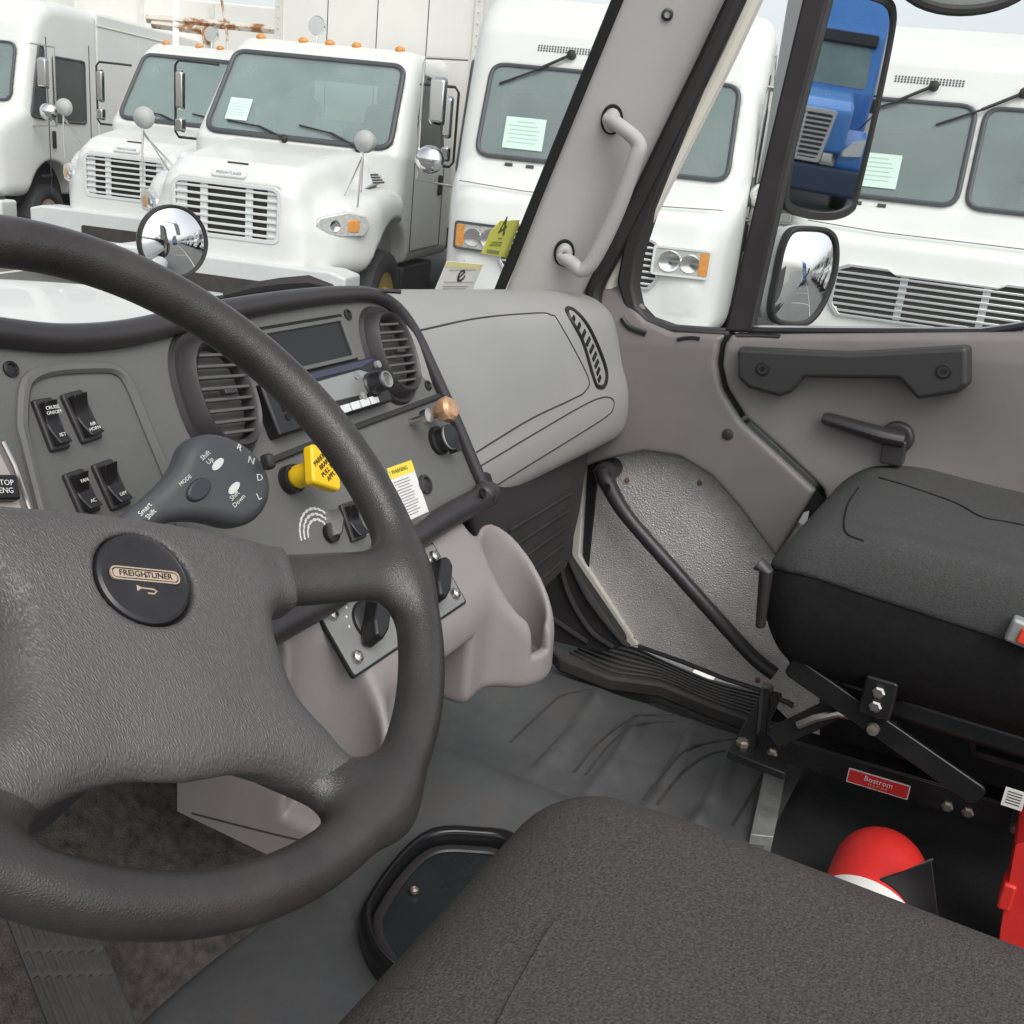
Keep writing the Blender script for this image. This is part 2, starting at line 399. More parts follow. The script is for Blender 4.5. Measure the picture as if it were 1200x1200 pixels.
m_pane = truck_glass('truck_windshield', .27, (.76, .88, .86)); m_paneside = truck_glass('truck_side_glass', .10, (.66, .84, .80))
m_bandglass = truck_glass('shade_band', .10, (.38, .44, .50))
m_cabin = mat('cabin_grey', (.40, .40, .38), .7); m_cabseat = mat('cabin_seat', (.16, .16, .165), .9)
m_win = mat('tinted_window', (.20, .285, .28), .06, coat=.5, vary=(.9, .22))
m_band = mat('sun_band', (.17, .19, .21), .08, coat=.4)
m_winside = mat('side_window', (.10, .13, .125), .06, coat=.4, vary=(2.5, .5))
m_seatdark = mat('cab_dark', (.05, .05, .05), .7)
m_slatdark = mat('grille_shadow', (.045, .042, .04), .8, vary=(4, .4))
GZ = -1.1                                            # lot surface below the cab floor
# ------------------------------------------------------------------ ground and markings
lot = obj('asphalt_lot', MB().add([(-120, -160, GZ), (200, -160, GZ), (200, 200, GZ), (-120, 200, GZ)], [(0, 1, 2, 3)]), m_asphalt); lot['kind'] = 'structure'
mk = MB()
for k in range(-14, 9):
    y = 2.0+k*3.2; a = radians(195); c = V3(7.2+.12*max(k, 0), y, 0); d = V3(cos(a), sin(a), 0); q = V3(-d[1], d[0], 0)*.05
    p0, p1 = c+d*.3, c-d*8
    mk.add([p+V3(0, 0, GZ+.004) for p in (p0-q, p0+q, p1+q, p1-q)], [(0, 1, 2, 3)])
mk.add([(3.55, -60, GZ+.004), (3.65, -60, GZ+.004), (3.65, 40, GZ+.004), (3.55, 40, GZ+.004)], [(0, 1, 2, 3)])
for k in range(-14, 3):
    y = 1.0+k*3.6; mk.add([(1.55, y-.05, GZ+.008), (3.6, y-.05, GZ+.008), (3.6, y+.05, GZ+.008), (1.55, y+.05, GZ+.008)], [(0, 1, 2, 3)])
lm = obj('lot_markings', mk, m_line); lm['kind'] = 'structure'
# ------------------------------------------------------------------ trucks (local: x forward, y left, z up)
FRONT = Fr((0, 0, 0), (0, 1, 0), (0, 0, 1)); LEFT = Fr((0, 0, 0), (-1, 0, 0), (0, 0, 1)); RIGHT = Fr((0, 0, 0), (1, 0, 0), (0, 0, 1))
def arch(c, r, k=14, a0=0, a1=pi): return [(c[0]+r*cos(a0+(a1-a0)*i/k), c[1]+r*sin(a0+(a1-a0)*i/k)) for i in range(k+1)]
def wheel(root, x, y, side, rimmat, R_=.5, w_=.27):
    fr = Fr((x, y, R_), (-side, 0, 0), (0, 0, 1))    # n = outward
    r = R_
    ty = obj('wheel', MB().lathe([(r*.57, .0), (r*.62, .02), (r*.80, .03), (r*.95, .005), (r, -.04), (r, -w_+.03), (r*.94, -w_), (r*.57, -w_)], fr, 40, True), m_tyre, root)
    rb = MB().lathe([(r*.575, -.004), (r*.54, -.01), (r*.50, -.055), (r*.40, -.075), (r*.30, -.03), (r*.26, .01), (r*.17, .02), (r*.15, .05), (.001, .055)], fr, 36)
    for k in range(8):
        a = 2*pi*k/8; rb.lathe([(.016, 0), (.016, .03), (.001, .032)], fr.at(r*.22*cos(a), r*.22*sin(a), .012), 8)
    obj('rim', rb, rimmat, ty)
    for k in range(5):
        a = 2*pi*k/5+.3; obj('hand_hole', MB().prism(ell(r*.44*cos(a), r*.44*sin(a), .038, .03, 12), fr, -.066, -.055), m_hole, ty)
def pane_with_gasket(root, name, poly, fr, gm, n=.004, g=.022, band=None):
    f = obj(name, MB().tube([fr(p[0], p[1], n) for p in poly], g, 8, True), m_gasket, root)
    obj('pane', MB().prism(poly, fr, n-.012, n+.004), gm, f)
    return f
def mirror_set(root, y, sgn, z0, z1, x):
    fr = MB().tube(rpathz(x, y, sgn, z0, z1), .014, 8)
    mm = obj('side_mirror', fr, m_blackm, root)
    b = Fr((x+.05, y+sgn*.36, (z0+z1)/2), (0, 1, 0), (0, 0, 1))
    h = z1-z0
    obj('mirror_shell', MB().prism(rrect(0, .12*h, .045, .27*h, .035), b, -.02, .05, .85), m_chrome, mm, .01)
    obj('spot_mirror', MB().prism(rrect(0, -.34*h, .05, .10*h, .035), b, -.02, .06, .8), m_chrome, mm, .01)
def rpathz(x, y, s, z0, z1): return [(x-.1, y, z1), (x, y+s*.12, z1), (x+.02, y+s*.40, z1), (x+.02, y+s*.44, z1-.05), (x+.02, y+s*.44, z0+.05), (x+.02, y+s*.40, z0), (x, y+s*.12, z0), (x-.1, y, z0)]
def stalk_mirror(root, p0, p1, r=.1):
    """round convex mirror on a bent stalk; it faces back to the cab"""
    p0 = V3(*p0); p1 = V3(*p1)
    s = obj('fender_mirror', MB().tube([p0, p0*.5+p1*.5+V3(.02, 0, 0), p1], .009, 8).tube([p1*.75+p0*.25, p0+V3(-.42, -.12*np.sign(p0[1]), .12)], .008, 6).tube([p1*.8+p0*.2, p0+V3(-.18, -.2*np.sign(p0[1]), .08)], .007, 6), m_steel, root)
    f = Fr(p1, (0, 1, 0), (0, 0, 1))
    obj('mirror_back', MB().lathe([(r, -.03), (r*1.02, -.01), (r*.9, .03), (r*.55, .055), (.002, .065)], f, 24), m_smoke, s)
def wiper(root, fr, a, b, c):
    w_ = obj('wiper', MB().tube([fr(*a, .03), fr(*b, .045)], .014, 6).tube([fr(*b, .04), fr(*c, .03)], .010, 6), m_blackm, root)
    obj('wiper_pivot', MB().lathe([(.035, 0), (.035, .05), (.02, .06), (.001, .062)], fr.at(*a), 12), m_blackm, w_)
def paper_sheet(root, fr, x, y, wd, h, n=.012):
    p = obj('notice_sheet', MB().prism([(x-wd/2, y-h/2), (x+wd/2, y-h/2), (x+wd/2, y+h/2), (x-wd/2, y+h/2)], fr, n, n+.002), m_notice, root)
    l = MB()
    for k in range(6): l.box((x-wd*.05*(k % 2), y+h*(.36-.13*k), n+.003), (wd*(.36 if k else .22), h*.014, .0006), fr)
    obj('print_lines', l, m_notice_ink, p)
m_notice = mat('notice_paper', (.60, .76, .68), .7); m_notice_ink = mat('notice_ink', (.42, .56, .50), .8)
_mesh = {}
def m2_hood_f(P):
    x, y, z = P[..., 0], np.abs(P[..., 1]), P[..., 2]
    prof = [(.0, .86), (.0, 1.50), (-.06, 1.63), (-.28, 1.74), (-.8, 1.83), (-1.62, 1.93), (-1.62, .8)]
    d = sd_poly(np.stack([x, z], -1), prof)
    wdt = .66+.17*np.clip(-x/1.6, 0, 1)+.10*np.clip((1.6-z)/.6, 0, 1)
    hood = smax(d, y-wdt, .22)
    fp = [(-.10, .80), (-.14, 1.18), (-.35, 1.42), (-.75, 1.55), (-1.2, 1.60), (-1.62, 1.56), (-1.62, .80)]
    fd = sd_poly(np.stack([x, z], -1), fp)
    plan = y-(1.20-.46*np.clip((x+.85)/.75, 0, 1)**1.6)
    fen = smax(fd, plan, .22)
    f = smin(hood, fen, .22)
    arc = np.hypot(x+1.28, z-.72)-.60
    arc = np.maximum(arc, .50-y)
    gr = np.maximum(np.maximum(np.abs(y)-.50, np.abs(z-1.31)-.24), -(x+.05))
    f = smax(f, -arc, .03); f = np.maximum(f, -gr)
    return f
M2WF = Fr((-1.50, 0, 1.91), (0, 1, 0), (-.62, 0, .92)); M2WP = rpoly([(-1.0, .06), (1.0, .06), (.93, 1.03), (-.93, 1.03)], .13)
M2SP = [(-2.04, 1.94), (-2.93, 2.01), (-2.93, 2.68), (-2.43, 2.70), (-2.14, 2.30)]
def cabin_fit(root, xs, ys, zf, dash_x, dash_z, dash_hw, wheel_at):
    for y in ys:
        c = obj('cabin_seat', MB().prism(rrect(0, .34, .25, .36, .12), Fr((xs, y, zf+.1), (0, 1, 0), (-.15, 0, 1)), -.09, .09), m_cabseat, root, .04)
        obj('head_rest', MB().prism(rrect(0, .80, .14, .10, .06), Fr((xs, y, zf+.1), (0, 1, 0), (-.15, 0, 1)), -.05, .06), m_cabseat, c, .02)
    obj('cabin_dash', MB().box((dash_x, 0, dash_z), (.20, dash_hw, .10)), m_seatdark, root, .05)
    w_ = Fr(wheel_at, (0, 1, 0), (.75, 0, .6))
    obj('cabin_wheel', MB().tube([w_(.22*cos(a), .22*sin(a)) for a in np.linspace(0, 2*pi, 24, endpoint=False)], .018, 8, True).box((0, -.01, 0), (.20, .03, .015), w_), m_blackm, root)
def m2_cab_f(P):
    x, y, z = P[..., 0], np.abs(P[..., 1]), P[..., 2]
    prof = [(-1.50, .85), (-1.50, 1.91), (-2.12, 2.83), (-2.32, 2.94), (-3.5, 2.97), (-3.55, .80), (-1.6, .80)]
    d = sd_poly(np.stack([x, z], -1), prof)
    f = smax(d, y-(1.15-.13*np.clip((z-1.9)/1.0, 0, 1)), .18)
    f = smax(f, -np.maximum(np.hypot(x+1.28, z-.72)-.60, .50-y), .03)
    inner = np.maximum(f+.09, 1.25-z)
    q = (P-M2WF.o); a, b, n = q@M2WF.s, q@M2WF.t, q@M2WF.n
    w1 = np.maximum(sd_poly(np.stack([a, b], -1), M2WP), np.abs(n)-.3)
    w2 = np.maximum(sd_poly(np.stack([x, z], -1), M2SP), .9-y)
    w3 = np.maximum(np.maximum(y-.75, np.abs(z-2.42)-.20), np.maximum(x+3.3, -x-3.8))
    return np.maximum(f, -np.minimum(np.minimum(inner, w1), np.minimum(w2, w3)))
def make_m2(label, loc, heading, group, rim=None, box=True, dx=0):
    root = thing('conventional_truck', label, 'truck', loc, heading, group, world=False)
    rim = rim or m_goldrim
    if 'hood' not in _mesh:
        _mesh['hood'] = sdf_mesh(m2_hood_f, (-1.7, -1.3, .7), (.08, 1.3, 2.05), .028)
        _mesh['cab'] = sdf_mesh(m2_cab_f, (-3.65, -1.3, .7), (-1.4, 1.3, 3.1), .034)
    for nm in ('hood', 'cab'):
        me = _mesh[nm]; o = bpy.data.objects.new(nm, me); COL.objects.link(o); o.parent = root
        if not me.materials: me.materials.append(m_paint)
        me.name = nm
        if nm == 'hood': hood = o
    # grille
    gz = 1.31
    gp = rrect(0, gz, .53, .25, .09)
    obj('grille_backing', MB().prism(rrect(0, gz, .5, .235, .07), FRONT, -.05, -.035), m_slatdark, root)
    gi = rrect(0, gz, .495, .215, .07)
    gb = MB().ring(gp, gi, FRONT, -.03, .018)
    for k in range(7): gb.box((0, gz-.186+k*.062, -.005), (.50, .011, .014), FRONT)
    for sx in (-.22, .22): gb.box((sx, gz, -.010), (.035, .215, .01), FRONT)
    for sx in (-.44, .44): gb.box((sx, gz, -.018), (.05, .215, .008), FRONT)
    obj('grille', gb, m_lightgrey, root, .004)
    def onhood(y, z):
        t_ = BVHTree.FromPolygons([v.co.copy() for v in _mesh['hood'].vertices], [tuple(p.vertices) for p in _mesh['hood'].polygons]) if 'bvh' not in _mesh else _mesh['bvh']
        _mesh['bvh'] = t_
        h = t_.ray_cast(Vector((1, y, z)), Vector((-1, 0, 0))); n = np.array(h[1]); n[1] = 0; n /= np.linalg.norm(n)
        return Fr(np.array(h[0]), (0, 1, 0), np.cross(n, (0, 1, 0)))
    f = onhood(0, 1.622)
    bd = obj('badge', MB().prism(rrect(0, 0, .17, .036, .035), f, -.02, .016), m_bumper, root, .004)
    obj('badge_field', MB().prism(rrect(0, 0, .155, .026, .025), f, .015, .019), m_lightgrey, bd)
    text('badge_lettering', 'FREIGHTLINER', f, .040, m_gasket, bd, .020, .001, sx=.95)
    for sy in (-1, 1):
        pts_ = []
        for zz in np.linspace(1.60, 1.90, 12):
            f = onhood(sy*(.50+.25*(zz-1.6)), zz); pts_.append(f.o)
        obj('hood_crease', MB().tube(pts_, .004, 6), m_lightgrey, hood)
    f = onhood(0, 1.715)
    obj('hood_slot', MB().box((0, 0, .004), (.10, .009, .006), f), m_blackm, root)
    # headlights
    for s in (-1, 1):
        onhood(0, 1.6)
        h_ = _mesh['bvh'].ray_cast(Vector((1, s*.95, 1.275)), Vector((-1, 0, 0))); nn = np.array(h_[1]); nn[2] *= .6; nn /= np.linalg.norm(nn)
        if nn[0] < .25: nn = np.array([.75, s*.6, .2])
        fr = Fr(np.array(h_[0])-nn*.012, np.cross((0, 0, 1), nn), (0, 0, 1))
        q = [(-.26, -.07), (-.18, .05), (.05, .11), (.22, .08), (.25, -.01), (.20, -.085), (0, -.10)]
        q = [(p[0]*s*1.28, p[1]*1.15) for p in q]
        hl = obj('headlight', MB().prism(rpoly(q, .04), fr, -.05, .035, .9), m_lens, root, .01)
        obj('turn_lens', MB().prism(rrect(s*.13, -.005, .065, .06, .03), fr, .02, .042, .9), m_amber, hl, .006)
        obj('headlight_bulb', MB().lathe([(.06, .036), (.05, .05), (.03, .042), (.001, .04)], fr.at(-s*.06, -.01, 0), 20), m_chrome, hl)
    # bumper
    bf = MB().prism(rpoly([(-1.2, .62), (-1.2, .86), (-1.05, .90), (1.05, .90), (1.2, .86), (1.2, .62), (1.0, .50), (-1.0, .50)], .03), FRONT, -.30, .10)
    bu = obj('bumper', bf, m_bumper, root, .035, 3)
    obj('bumper_opening', MB().prism(rrect(0, .66, .52, .075, .03), FRONT, .097, .104), m_slatdark, bu)
    lo = MB()
    for sx, hw in ((-.33, .15), (.0, .14), (.33, .15)): lo.prism(rrect(sx, .945, hw, .028, .015), FRONT, -.04, .004)
    obj('lower_intake', lo, m_slatdark, root)
    # windshield
    wf = Fr((-1.50, 0, 1.91), (0, 1, 0), (-.62, 0, .92))
    wp_ = rpoly([(-1.0, .06), (1.0, .06), (.93, 1.03), (-.93, 1.03)], .13)
    ws = pane_with_gasket(root, 'windshield', wp_, wf, m_pane, .012, .03)
    obj('sun_band', MB().prism(rpoly([(-.94, .86), (.94, .86), (.91, 1.02), (-.91, 1.02)], .05), wf, -.004, -.001), m_bandglass, ws)
    cabin_fit(root, -2.75, (-.52, .52), 1.60, -1.75, 1.80, .98, (-2.1, .52, 1.98))
    obj('cabin_back', MB().box((-3.40, 0, 1.75), (.02, 1.0, .45)), m_cabin, root)
    wiper(root, wf, (-.12, .04), (-.42, .14), (-.78, .18)); wiper(root, wf, (.68, .02), (.36, .15), (.0, .21))
    if dx >= 0: paper_sheet(root, wf, -.70, .33, .24, .26, .022)
    # roof lamps, horn
    for sx in (-.78, -.30, 0, .30, .78):
        obj('marker_lamp', MB().ball((-2.34, sx, 2.945), .055, 14, W, .75), m_amber, root)
    hn = obj('spot_lamp', MB().lathe([(.09, 0), (.1, .02), (.09, .07), (.04, .12), (.001, .13)], Fr((-2.55, -.25, 3.13), (0, -1, 0), (0, 0, 1)), 20).tube([(-2.58, -.25, 2.95), (-2.6, -.25, 3.1)], .015, 8), m_chrome, root)
    # door side (left and right)
    for s in (-1, 1):
        fr = Fr((0, s*1.125, 0), (-s, 0, 0), (0, 0, 1)); fr = Fr((0, s*1.168, 0), (-s, 0, 0), (0, -s*.12, 1)) if False else Fr((0, s*1.152, 0), (-s, 0, 0), (0, 0, 1))
        X_ = (lambda x: -s*x)
        wfr = Fr((0, s*1.157, 1.9), (-s, 0, 0), (0, -s*.13, 1.0))
        pw = rpoly([(X_(-2.02), .02), (X_(-2.95), .10), (X_(-2.95), .80), (X_(-2.42), .82), (X_(-2.12), .40)], .06)
        sw = pane_with_gasket(root, 'door_window', pw, wfr, m_paneside, .004, .02)
        dl = MB()
        for p in ([(X_(-1.92), .95), (X_(-1.92), 1.85)], [(X_(-3.05), .95), (X_(-3.05), 1.85)], [(X_(-1.92), .95), (X_(-3.05), .95)]):
            dl.tube([fr(*p[0], .0), fr(*p[1], .0)], .007, 6)
        obj('door_gap', dl, m_gasket, root)
        obj('door_handle', MB().prism(rrect(X_(-2.90), 1.62, .05, .11, .04), fr, -.01, .03), m_blackm, root, .01)
        mirror_set(root, s*1.12, s, 1.85, 2.62, -1.95)
        wheel(root, -1.28, s*1.12, s, rim)
        stalk_mirror(root, (-.45, s*1.08, 1.44), (-.50, s*1.10, 2.02))
        vf = Fr((-1.18, s*.99, 1.66), (-s*.95, .3*s*s*0+.0, .0), (0, -s*.55, .8))
        vt = obj('hood_vent', MB().prism(rpoly([(-.24, -.05), (.24, -.01), (.22, .08), (0, .09)], .04), vf, -.10, .012), m_lightgrey, hood, .004)
        vs = MB()
        for k in range(4): vs.box((.02, -.025+k*.028, .013), (.17-.02*k, .007, .004), vf)
        obj('vent_slot', vs, m_slatdark, vt)
        obj('cab_step', MB().box((-2.4, s*1.0, .62), (.55, .12, .16)), m_under, root, .02)
    obj('wheel_well', MB().prism(arch((-1.28, .72), .595, 20), Fr((0, 0, 0), (1, 0, 0), (0, 0, 1)), -.98, .98), m_smoke, root)
    obj('chassis', MB().box((-4.6, 0, .78), (4.4, .42, .16)).box((-1.5, 0, .62), (1.2, .5, .2)), m_under, root)
    for s in (-1, 1): wheel(root, -6.4, s*1.15, s, m_goldrim, w_=.5)
    if box:
        bx = obj('cargo_box', MB().box((-7.1, 0, 2.62), (3.3, 1.27, 1.52)), m_truckbox, root, .03)
        fb = MB()
        for s in (-1, 1): fb.box((-3.79, s*1.23, 2.62), (.02, .05, 1.53))
        fb.box((-3.79, 0, 4.12), (.02, 1.18, .04)); fb.box((-3.79, 0, 1.14), (.02, 1.18, .04))
        rv = fb
        for k in range(24): rv.ball((-3.765, -1.23, 1.25+k*.12), .012, 6); rv.ball((-3.765, 1.23, 1.25+k*.12), .012, 6)
        obj('box_corner_trim', fb, m_alu_light, bx)
        sm = MB()
        for k in range(3): sm.tube([(-3.80, -.62+k*.62, 1.15), (-3.80, -.62+k*.62, 4.1)], .006, 6)
        obj('panel_seam', sm, m_gasket, bx)
    return root
m_rearwin = mat('cab_rear_glass', (.36, .50, .46), .15)
m_alu_light = mat('box_trim', (.66, .65, .60), .4, .1, vary=(5, .1))
def vanprof(): return [(0, .78), (.0, 1.50), (-.05, 1.68), (-.16, 1.80), (-.42, 1.93), (-.50, 1.97), (-.76, 2.80), (-.84, 3.04), (-.96, 3.22), (-1.2, 3.36), (-1.6, 3.40), (-8, 3.40), (-8, .85), (-1.75, .85)] + [(-1.12+.60*cos(a), .72+.60*sin(a)) for a in np.linspace(.2, pi-.2, 12)] + [(-.45, .78)]
VWF = Fr((-.50, 0, 1.97), (0, 1, 0), (-.26, 0, .83)); VWP = rpoly([(.035, .05), (.98, .05), (.96, .83), (.035, .83)], .11)
VQP = [(-.68, 1.87), (-1.0, 1.84), (-1.0, 2.72), (-.94, 2.76)]; VDP = [(-1.27, 1.82), (-2.08, 1.82), (-2.08, 2.64), (-1.27, 2.64)]
def van_body_f(P):
    x, y, z = P[..., 0], np.abs(P[..., 1]), P[..., 2]
    prof = [(0, .76), (.0, 1.50), (-.05, 1.68), (-.16, 1.80), (-.42, 1.93), (-.50, 1.97), (-.76, 2.80), (-.84, 3.04), (-.96, 3.22), (-1.2, 3.36), (-1.6, 3.40), (-2.6, 3.40), (-2.6, .76)]
    d = sd_poly(np.stack([x, z], -1), prof)
    plan = y-(1.16-.16*np.clip((x+.75)/.75, 0, 1)**2)
    f = smax(d, plan, .20)
    arc = np.maximum(np.hypot(x+1.15, z-.66)-.60, .55-y)
    f = smax(f, -arc, .03)
    inner = np.maximum(np.maximum(f+.07, 1.15-z), x+.35)
    q = (P-VWF.o); a, b, n = np.abs(q@VWF.s), q@VWF.t, q@VWF.n
    w1 = np.maximum(sd_poly(np.stack([a, b], -1), VWP), np.abs(n)-.3)
    w2 = np.maximum(np.minimum(sd_poly(np.stack([x, z], -1), VQP), sd_poly(np.stack([x, z], -1), VDP)), .9-y)
    f = np.maximum(f, -np.minimum(inner, np.minimum(w1, w2)))
    for k in range(4):                               # pressed louvre ribs under the lamps
        zz = 1.17-.06*k
        f = f-.012*np.exp(-((z-zz)/.014)**2)*((y > .66) & (y < .95) & (x > -.3))
    return f
def make_van(label, loc, heading, group, rim=None, paper=1, lamps=True):
    root = thing('step_van', label, 'van', loc, heading, group, world=False); root.scale = (1, 1.1, 1); rim = rim or m_tan
    if 'van' not in _mesh: _mesh['van'] = sdf_mesh(van_body_f, (-2.5, -1.25, .68), (.1, 1.25, 3.5), .032)
    me = _mesh['van']; o = bpy.data.objects.new('nose_body', me); COL.objects.link(o); o.parent = root
    if not me.materials: me.materials.append(m_paint)
    bx = obj('van_body', MB().box((-5.2, 0, 2.12), (2.72, 1.165, 1.28)), m_paint, root, .06, 3)
    sm = MB()
    for s in (-1, 1):
        for k in range(4): sm.tube([(-2.52-k*1.3, s*1.167, .95), (-2.52-k*1.3, s*1.167, 3.3)], .006, 6)
        sm.tube([(-2.5, s*1.167, 3.2), (-7.9, s*1.167, 3.2)], .012, 6)
    obj('panel_seam', sm, m_alu_light, bx)
    wf = Fr((-.50, 0, 1.97), (0, 1, 0), (-.26, 0, .83))
    for s in (-1, 1):
        q = rpoly([(s*.035, .05), (s*.98, .05), (s*.96, .83), (s*.035, .83)], .11)
        p = pane_with_gasket(root, 'windshield', q, wf, m_pane, .012, .02)
        obj('sun_band', MB().prism(rpoly([(s*.05, .62), (s*.955, .62), (s*.94, .815), (s*.05, .815)], [.01, .01, .09, .09]), wf, -.004, -.001), m_bandglass, p)
        wiper(root, wf, (s*.30-.05, .96), (s*.30-.30, .80), (s*.30-.58, .66))
        # lamps
        fr = Fr((.004, s*.76, 1.37), (-.17*s, 1, 0), (0, 0, 1))
        if lamps:
            hl = obj('headlight', MB().prism(rpoly([(-.20, -.10), (.20, -.10), (.20, .10), (-.20, .10)], .025), fr, -.06, .03), m_lens, root, .006)
            obj('lamp_reflector', MB().lathe([(.085, .031), (.08, .042), (.05, .036), (.001, .034)], fr.at(-s*.09, 0), 24).lathe([(.075, .031), (.07, .04), (.04, .036), (.001, .034)], fr.at(s*.06, -.005), 20), m_chrome, hl)
            obj('turn_lens', MB().prism(rrect(s*.165, 0, .036, .09, .012), fr, .02, .034), m_amber, hl, .004)
            obj('lamp_bezel', MB().ring(rrect(0, 0, .215, .115, .03), rrect(0, 0, .198, .098, .02), fr, -.02, .036), m_gasket if s < 0 else m_lightgrey, hl)
        # side
        sf = Fr((0, s*1.162, 0), (-s, 0, 0), (0, 0, 1)); X_ = (lambda x: -s*x)
        pane_with_gasket(root, 'quarter_window', rpoly([(X_(-.66), 1.85), (X_(-1.02), 1.82), (X_(-1.02), 2.75), (X_(-.93), 2.8)], .06), sf, m_paneside, .004, .018)
        pane_with_gasket(root, 'door_window', rpoly([(X_(-1.25), 1.80), (X_(-2.1), 1.80), (X_(-2.1), 2.66), (X_(-1.25), 2.66)], .05), sf, m_paneside, .004, .018)
        for gx in (-1.1, -2.25): obj('door_gap', MB().tube([sf(X_(gx), .8), sf(X_(gx), 2.9)], .008, 6), m_gasket, root)
        obj('door_handle', MB().prism(rrect(X_(-1.2), 1.55, .03, .12, .025), sf, -.005, .03), m_blackm, root, .008)
        hg = obj('hinge', MB().prism(rrect(X_(-.98), 1.05, .12, .022, .02), sf, -.01, .025), m_blackm, root, .006)
        y0 = s*1.16; y1 = s*1.50
        mm = obj('side_mirror', MB().tube([(-.72, y0, 2.78), (-.68, y1, 2.76), (-.66, y1, 2.70), (-.66, y1, 1.75), (-.70, y0, 1.72)], .012, 8), m_steel, root)
        b = Fr((-.64, s*1.36, 2.42), (0, 1, 0), (0, 0, 1))
        obj('mirror_shell', MB().prism(rrect(0, 0, .065, .20, .03), b, -.03, .05, .85), m_chrome, mm, .01)
        obj('spot_mirror', MB().lathe([(.12, -.03), (.12, -.01), (.10, .03), (.05, .06), (.001, .065)], Fr((-.64, y1-.1*s, 1.93), (0, 1, 0), (0, 0, 1)), 24), m_chrome, mm)
        wheel(root, -1.15, s*1.08, s, rim, .46, .25); wheel(root, -5.9, s*1.10, s, rim, .46, .5)
        obj('marker_lamp', MB().ball((-.90, s*.86, 3.03), .03, 10), m_amber, root)
    for k in (-1, 0, 1): obj('marker_lamp', MB().ball((-.895, k*.16+.28, 3.02), .022, 10), m_amber, root)
    cabin_fit(root, -1.75, (.55,), 1.45, -.75, 1.84, .95, (-1.05, .55, 1.98))
    # brow vents, grille
    bf = Fr((-.80, 0, 2.93), (0, 1, 0), (-.09, 0, .24))
    vv = MB()
    for i in range(22):
        for j in range(3): vv.prism(ell(-.62+i*.022, -.02+j*.02, .007, .007, 8), bf, -.005, .003)
    obj('roof_vent', vv, m_gasket, root)
    gr = [(-.56, 1.12), (.56, 1.12), (.61, 1.20), (.61, 1.48), (.54, 1.52), (.32, 1.52), (.28, 1.49), (-.28, 1.49), (-.32, 1.52), (-.54, 1.52), (-.61, 1.48), (-.61, 1.20)]
    gk = 1 if lamps else 1.22
    gr = rpoly([(p[0]*gk, p[1]) for p in gr], .02)
    gi = [(p[0]*.965, 1.315+(p[1]-1.315)*.90) for p in gr]
    obj('grille_backing', MB().prism(gi, FRONT, -.03, .006), m_slatdark, root)
    gb = MB().ring(gr, gi, FRONT, -.02, .028)
    for k in range(7): gb.box((0, 1.165+k*.048, .014), (.59*gk, .009, .010), FRONT)
    for sx in (-.27, .27): gb.box((sx, 1.315, .008), (.025, .17, .003), FRONT)
    obj('grille', gb, m_chrome_soft, root, .003)
    obj('hood_gap', MB().tube([(-.12, -1.0, 1.80), (-.10, -.5, 1.775), (-.10, .5, 1.775), (-.12, 1.0, 1.80)], .004, 6), m_gasket, root)
    bu = obj('bumper', MB().prism(rpoly([(-1.15, .5), (1.15, .5), (1.15, .74), (-1.15, .74)], .04), FRONT, -.25, .12), m_lightgrey, root, .03, 3)
    obj('bumper_gap', MB().box((0, .755, -.06), (1.05, .022, .08), FRONT), m_slatdark, root)
    obj('wheel_well', MB().prism(arch((-1.15, .66), .595, 20), Fr((0, 0, 0), (1, 0, 0), (0, 0, 1)), -.96, .96), m_under, root)
    obj('chassis', MB().box((-4.2, 0, .66), (3.8, .5, .16)), m_under, root)
    for sx in (-.25, -.08): obj('washer_jet', MB().box((sx-.45, .0, .0), (.03, .012, .01), Fr((-.46, 0, 1.965), (0, 1, 0), (-.8, 0, .3))), m_gasket, root)
    if paper: paper_sheet(root, wf, -.62, .26, .32, .27, .022)
    return root
m_chrome_soft = mat('grille_bars', (.72, .73, .73), .22, .6)
G0 = 'white delivery trucks parked in a row across the lot'
def gl(p): return (p[0], p[1], GZ)
HD = radians(195)
make_van('white step van seen through the passenger window, behind the two door mirrors', gl((7.75, .82)), radians(188), G0, lamps=False)
make_van('white step van split in view by the windshield pillar, both headlights showing', gl((7.15, 3.60)), radians(195), G0)
make_m2('white truck with amber roof lamps and long hood, nearest one seen through the windshield', gl((6.55, 6.85)), radians(196), G0, dx=.12)
make_m2('smaller-looking white truck partly hidden behind the nearer long-hooded one', gl((8.25, 9.95)), radians(196), G0, box=False, dx=-.3)
make_van('white step van at far left showing its side windows and rusty wheel', gl((8.50, 14.12)), radians(200), G0, paper=0)
# ================================================================== the cab we look out of
cab = thing('truck_cab', 'grey cab interior of the truck the picture is taken from', 'truck cab', (0, .5, 0))
# floor, tunnel, firewall
def floor_f(P):
    x, y, z = P[..., 0], P[..., 1], P[..., 2]
    top = -.004+.055*np.clip((.62-np.abs(x-.02))/.20, 0, 1)**1.5*np.clip((1.1-y)/.2, 0, 1)
    # moulded ribs in the passenger foot well
    r = 0
    for y0, x0, x1 in ((.60, .50, .80), (.50, .50, .80), (.40, .50, .80), (.32, .50, .80)):
        r = r+.016*np.exp(-((y-y0-.10*(x-.55)**2*4)/.013)**2)*(1/(1+np.exp(-(x-x0)/.02)))*(1/(1+np.exp((x-x1)/.02)))
    d = z-(top*0+.0+r)
    ramp = (z-(y-.86)*1.1)*.67
    return np.maximum(-np.minimum(-d, 1e9), -10)*0+smin(d, ramp, .10)
fl = link('floor_mat', sdf_mesh(floor_f, (-1.0, .205, -.03), (.84, 1.12, .30), .012, proj=1), m_rubber, cab)
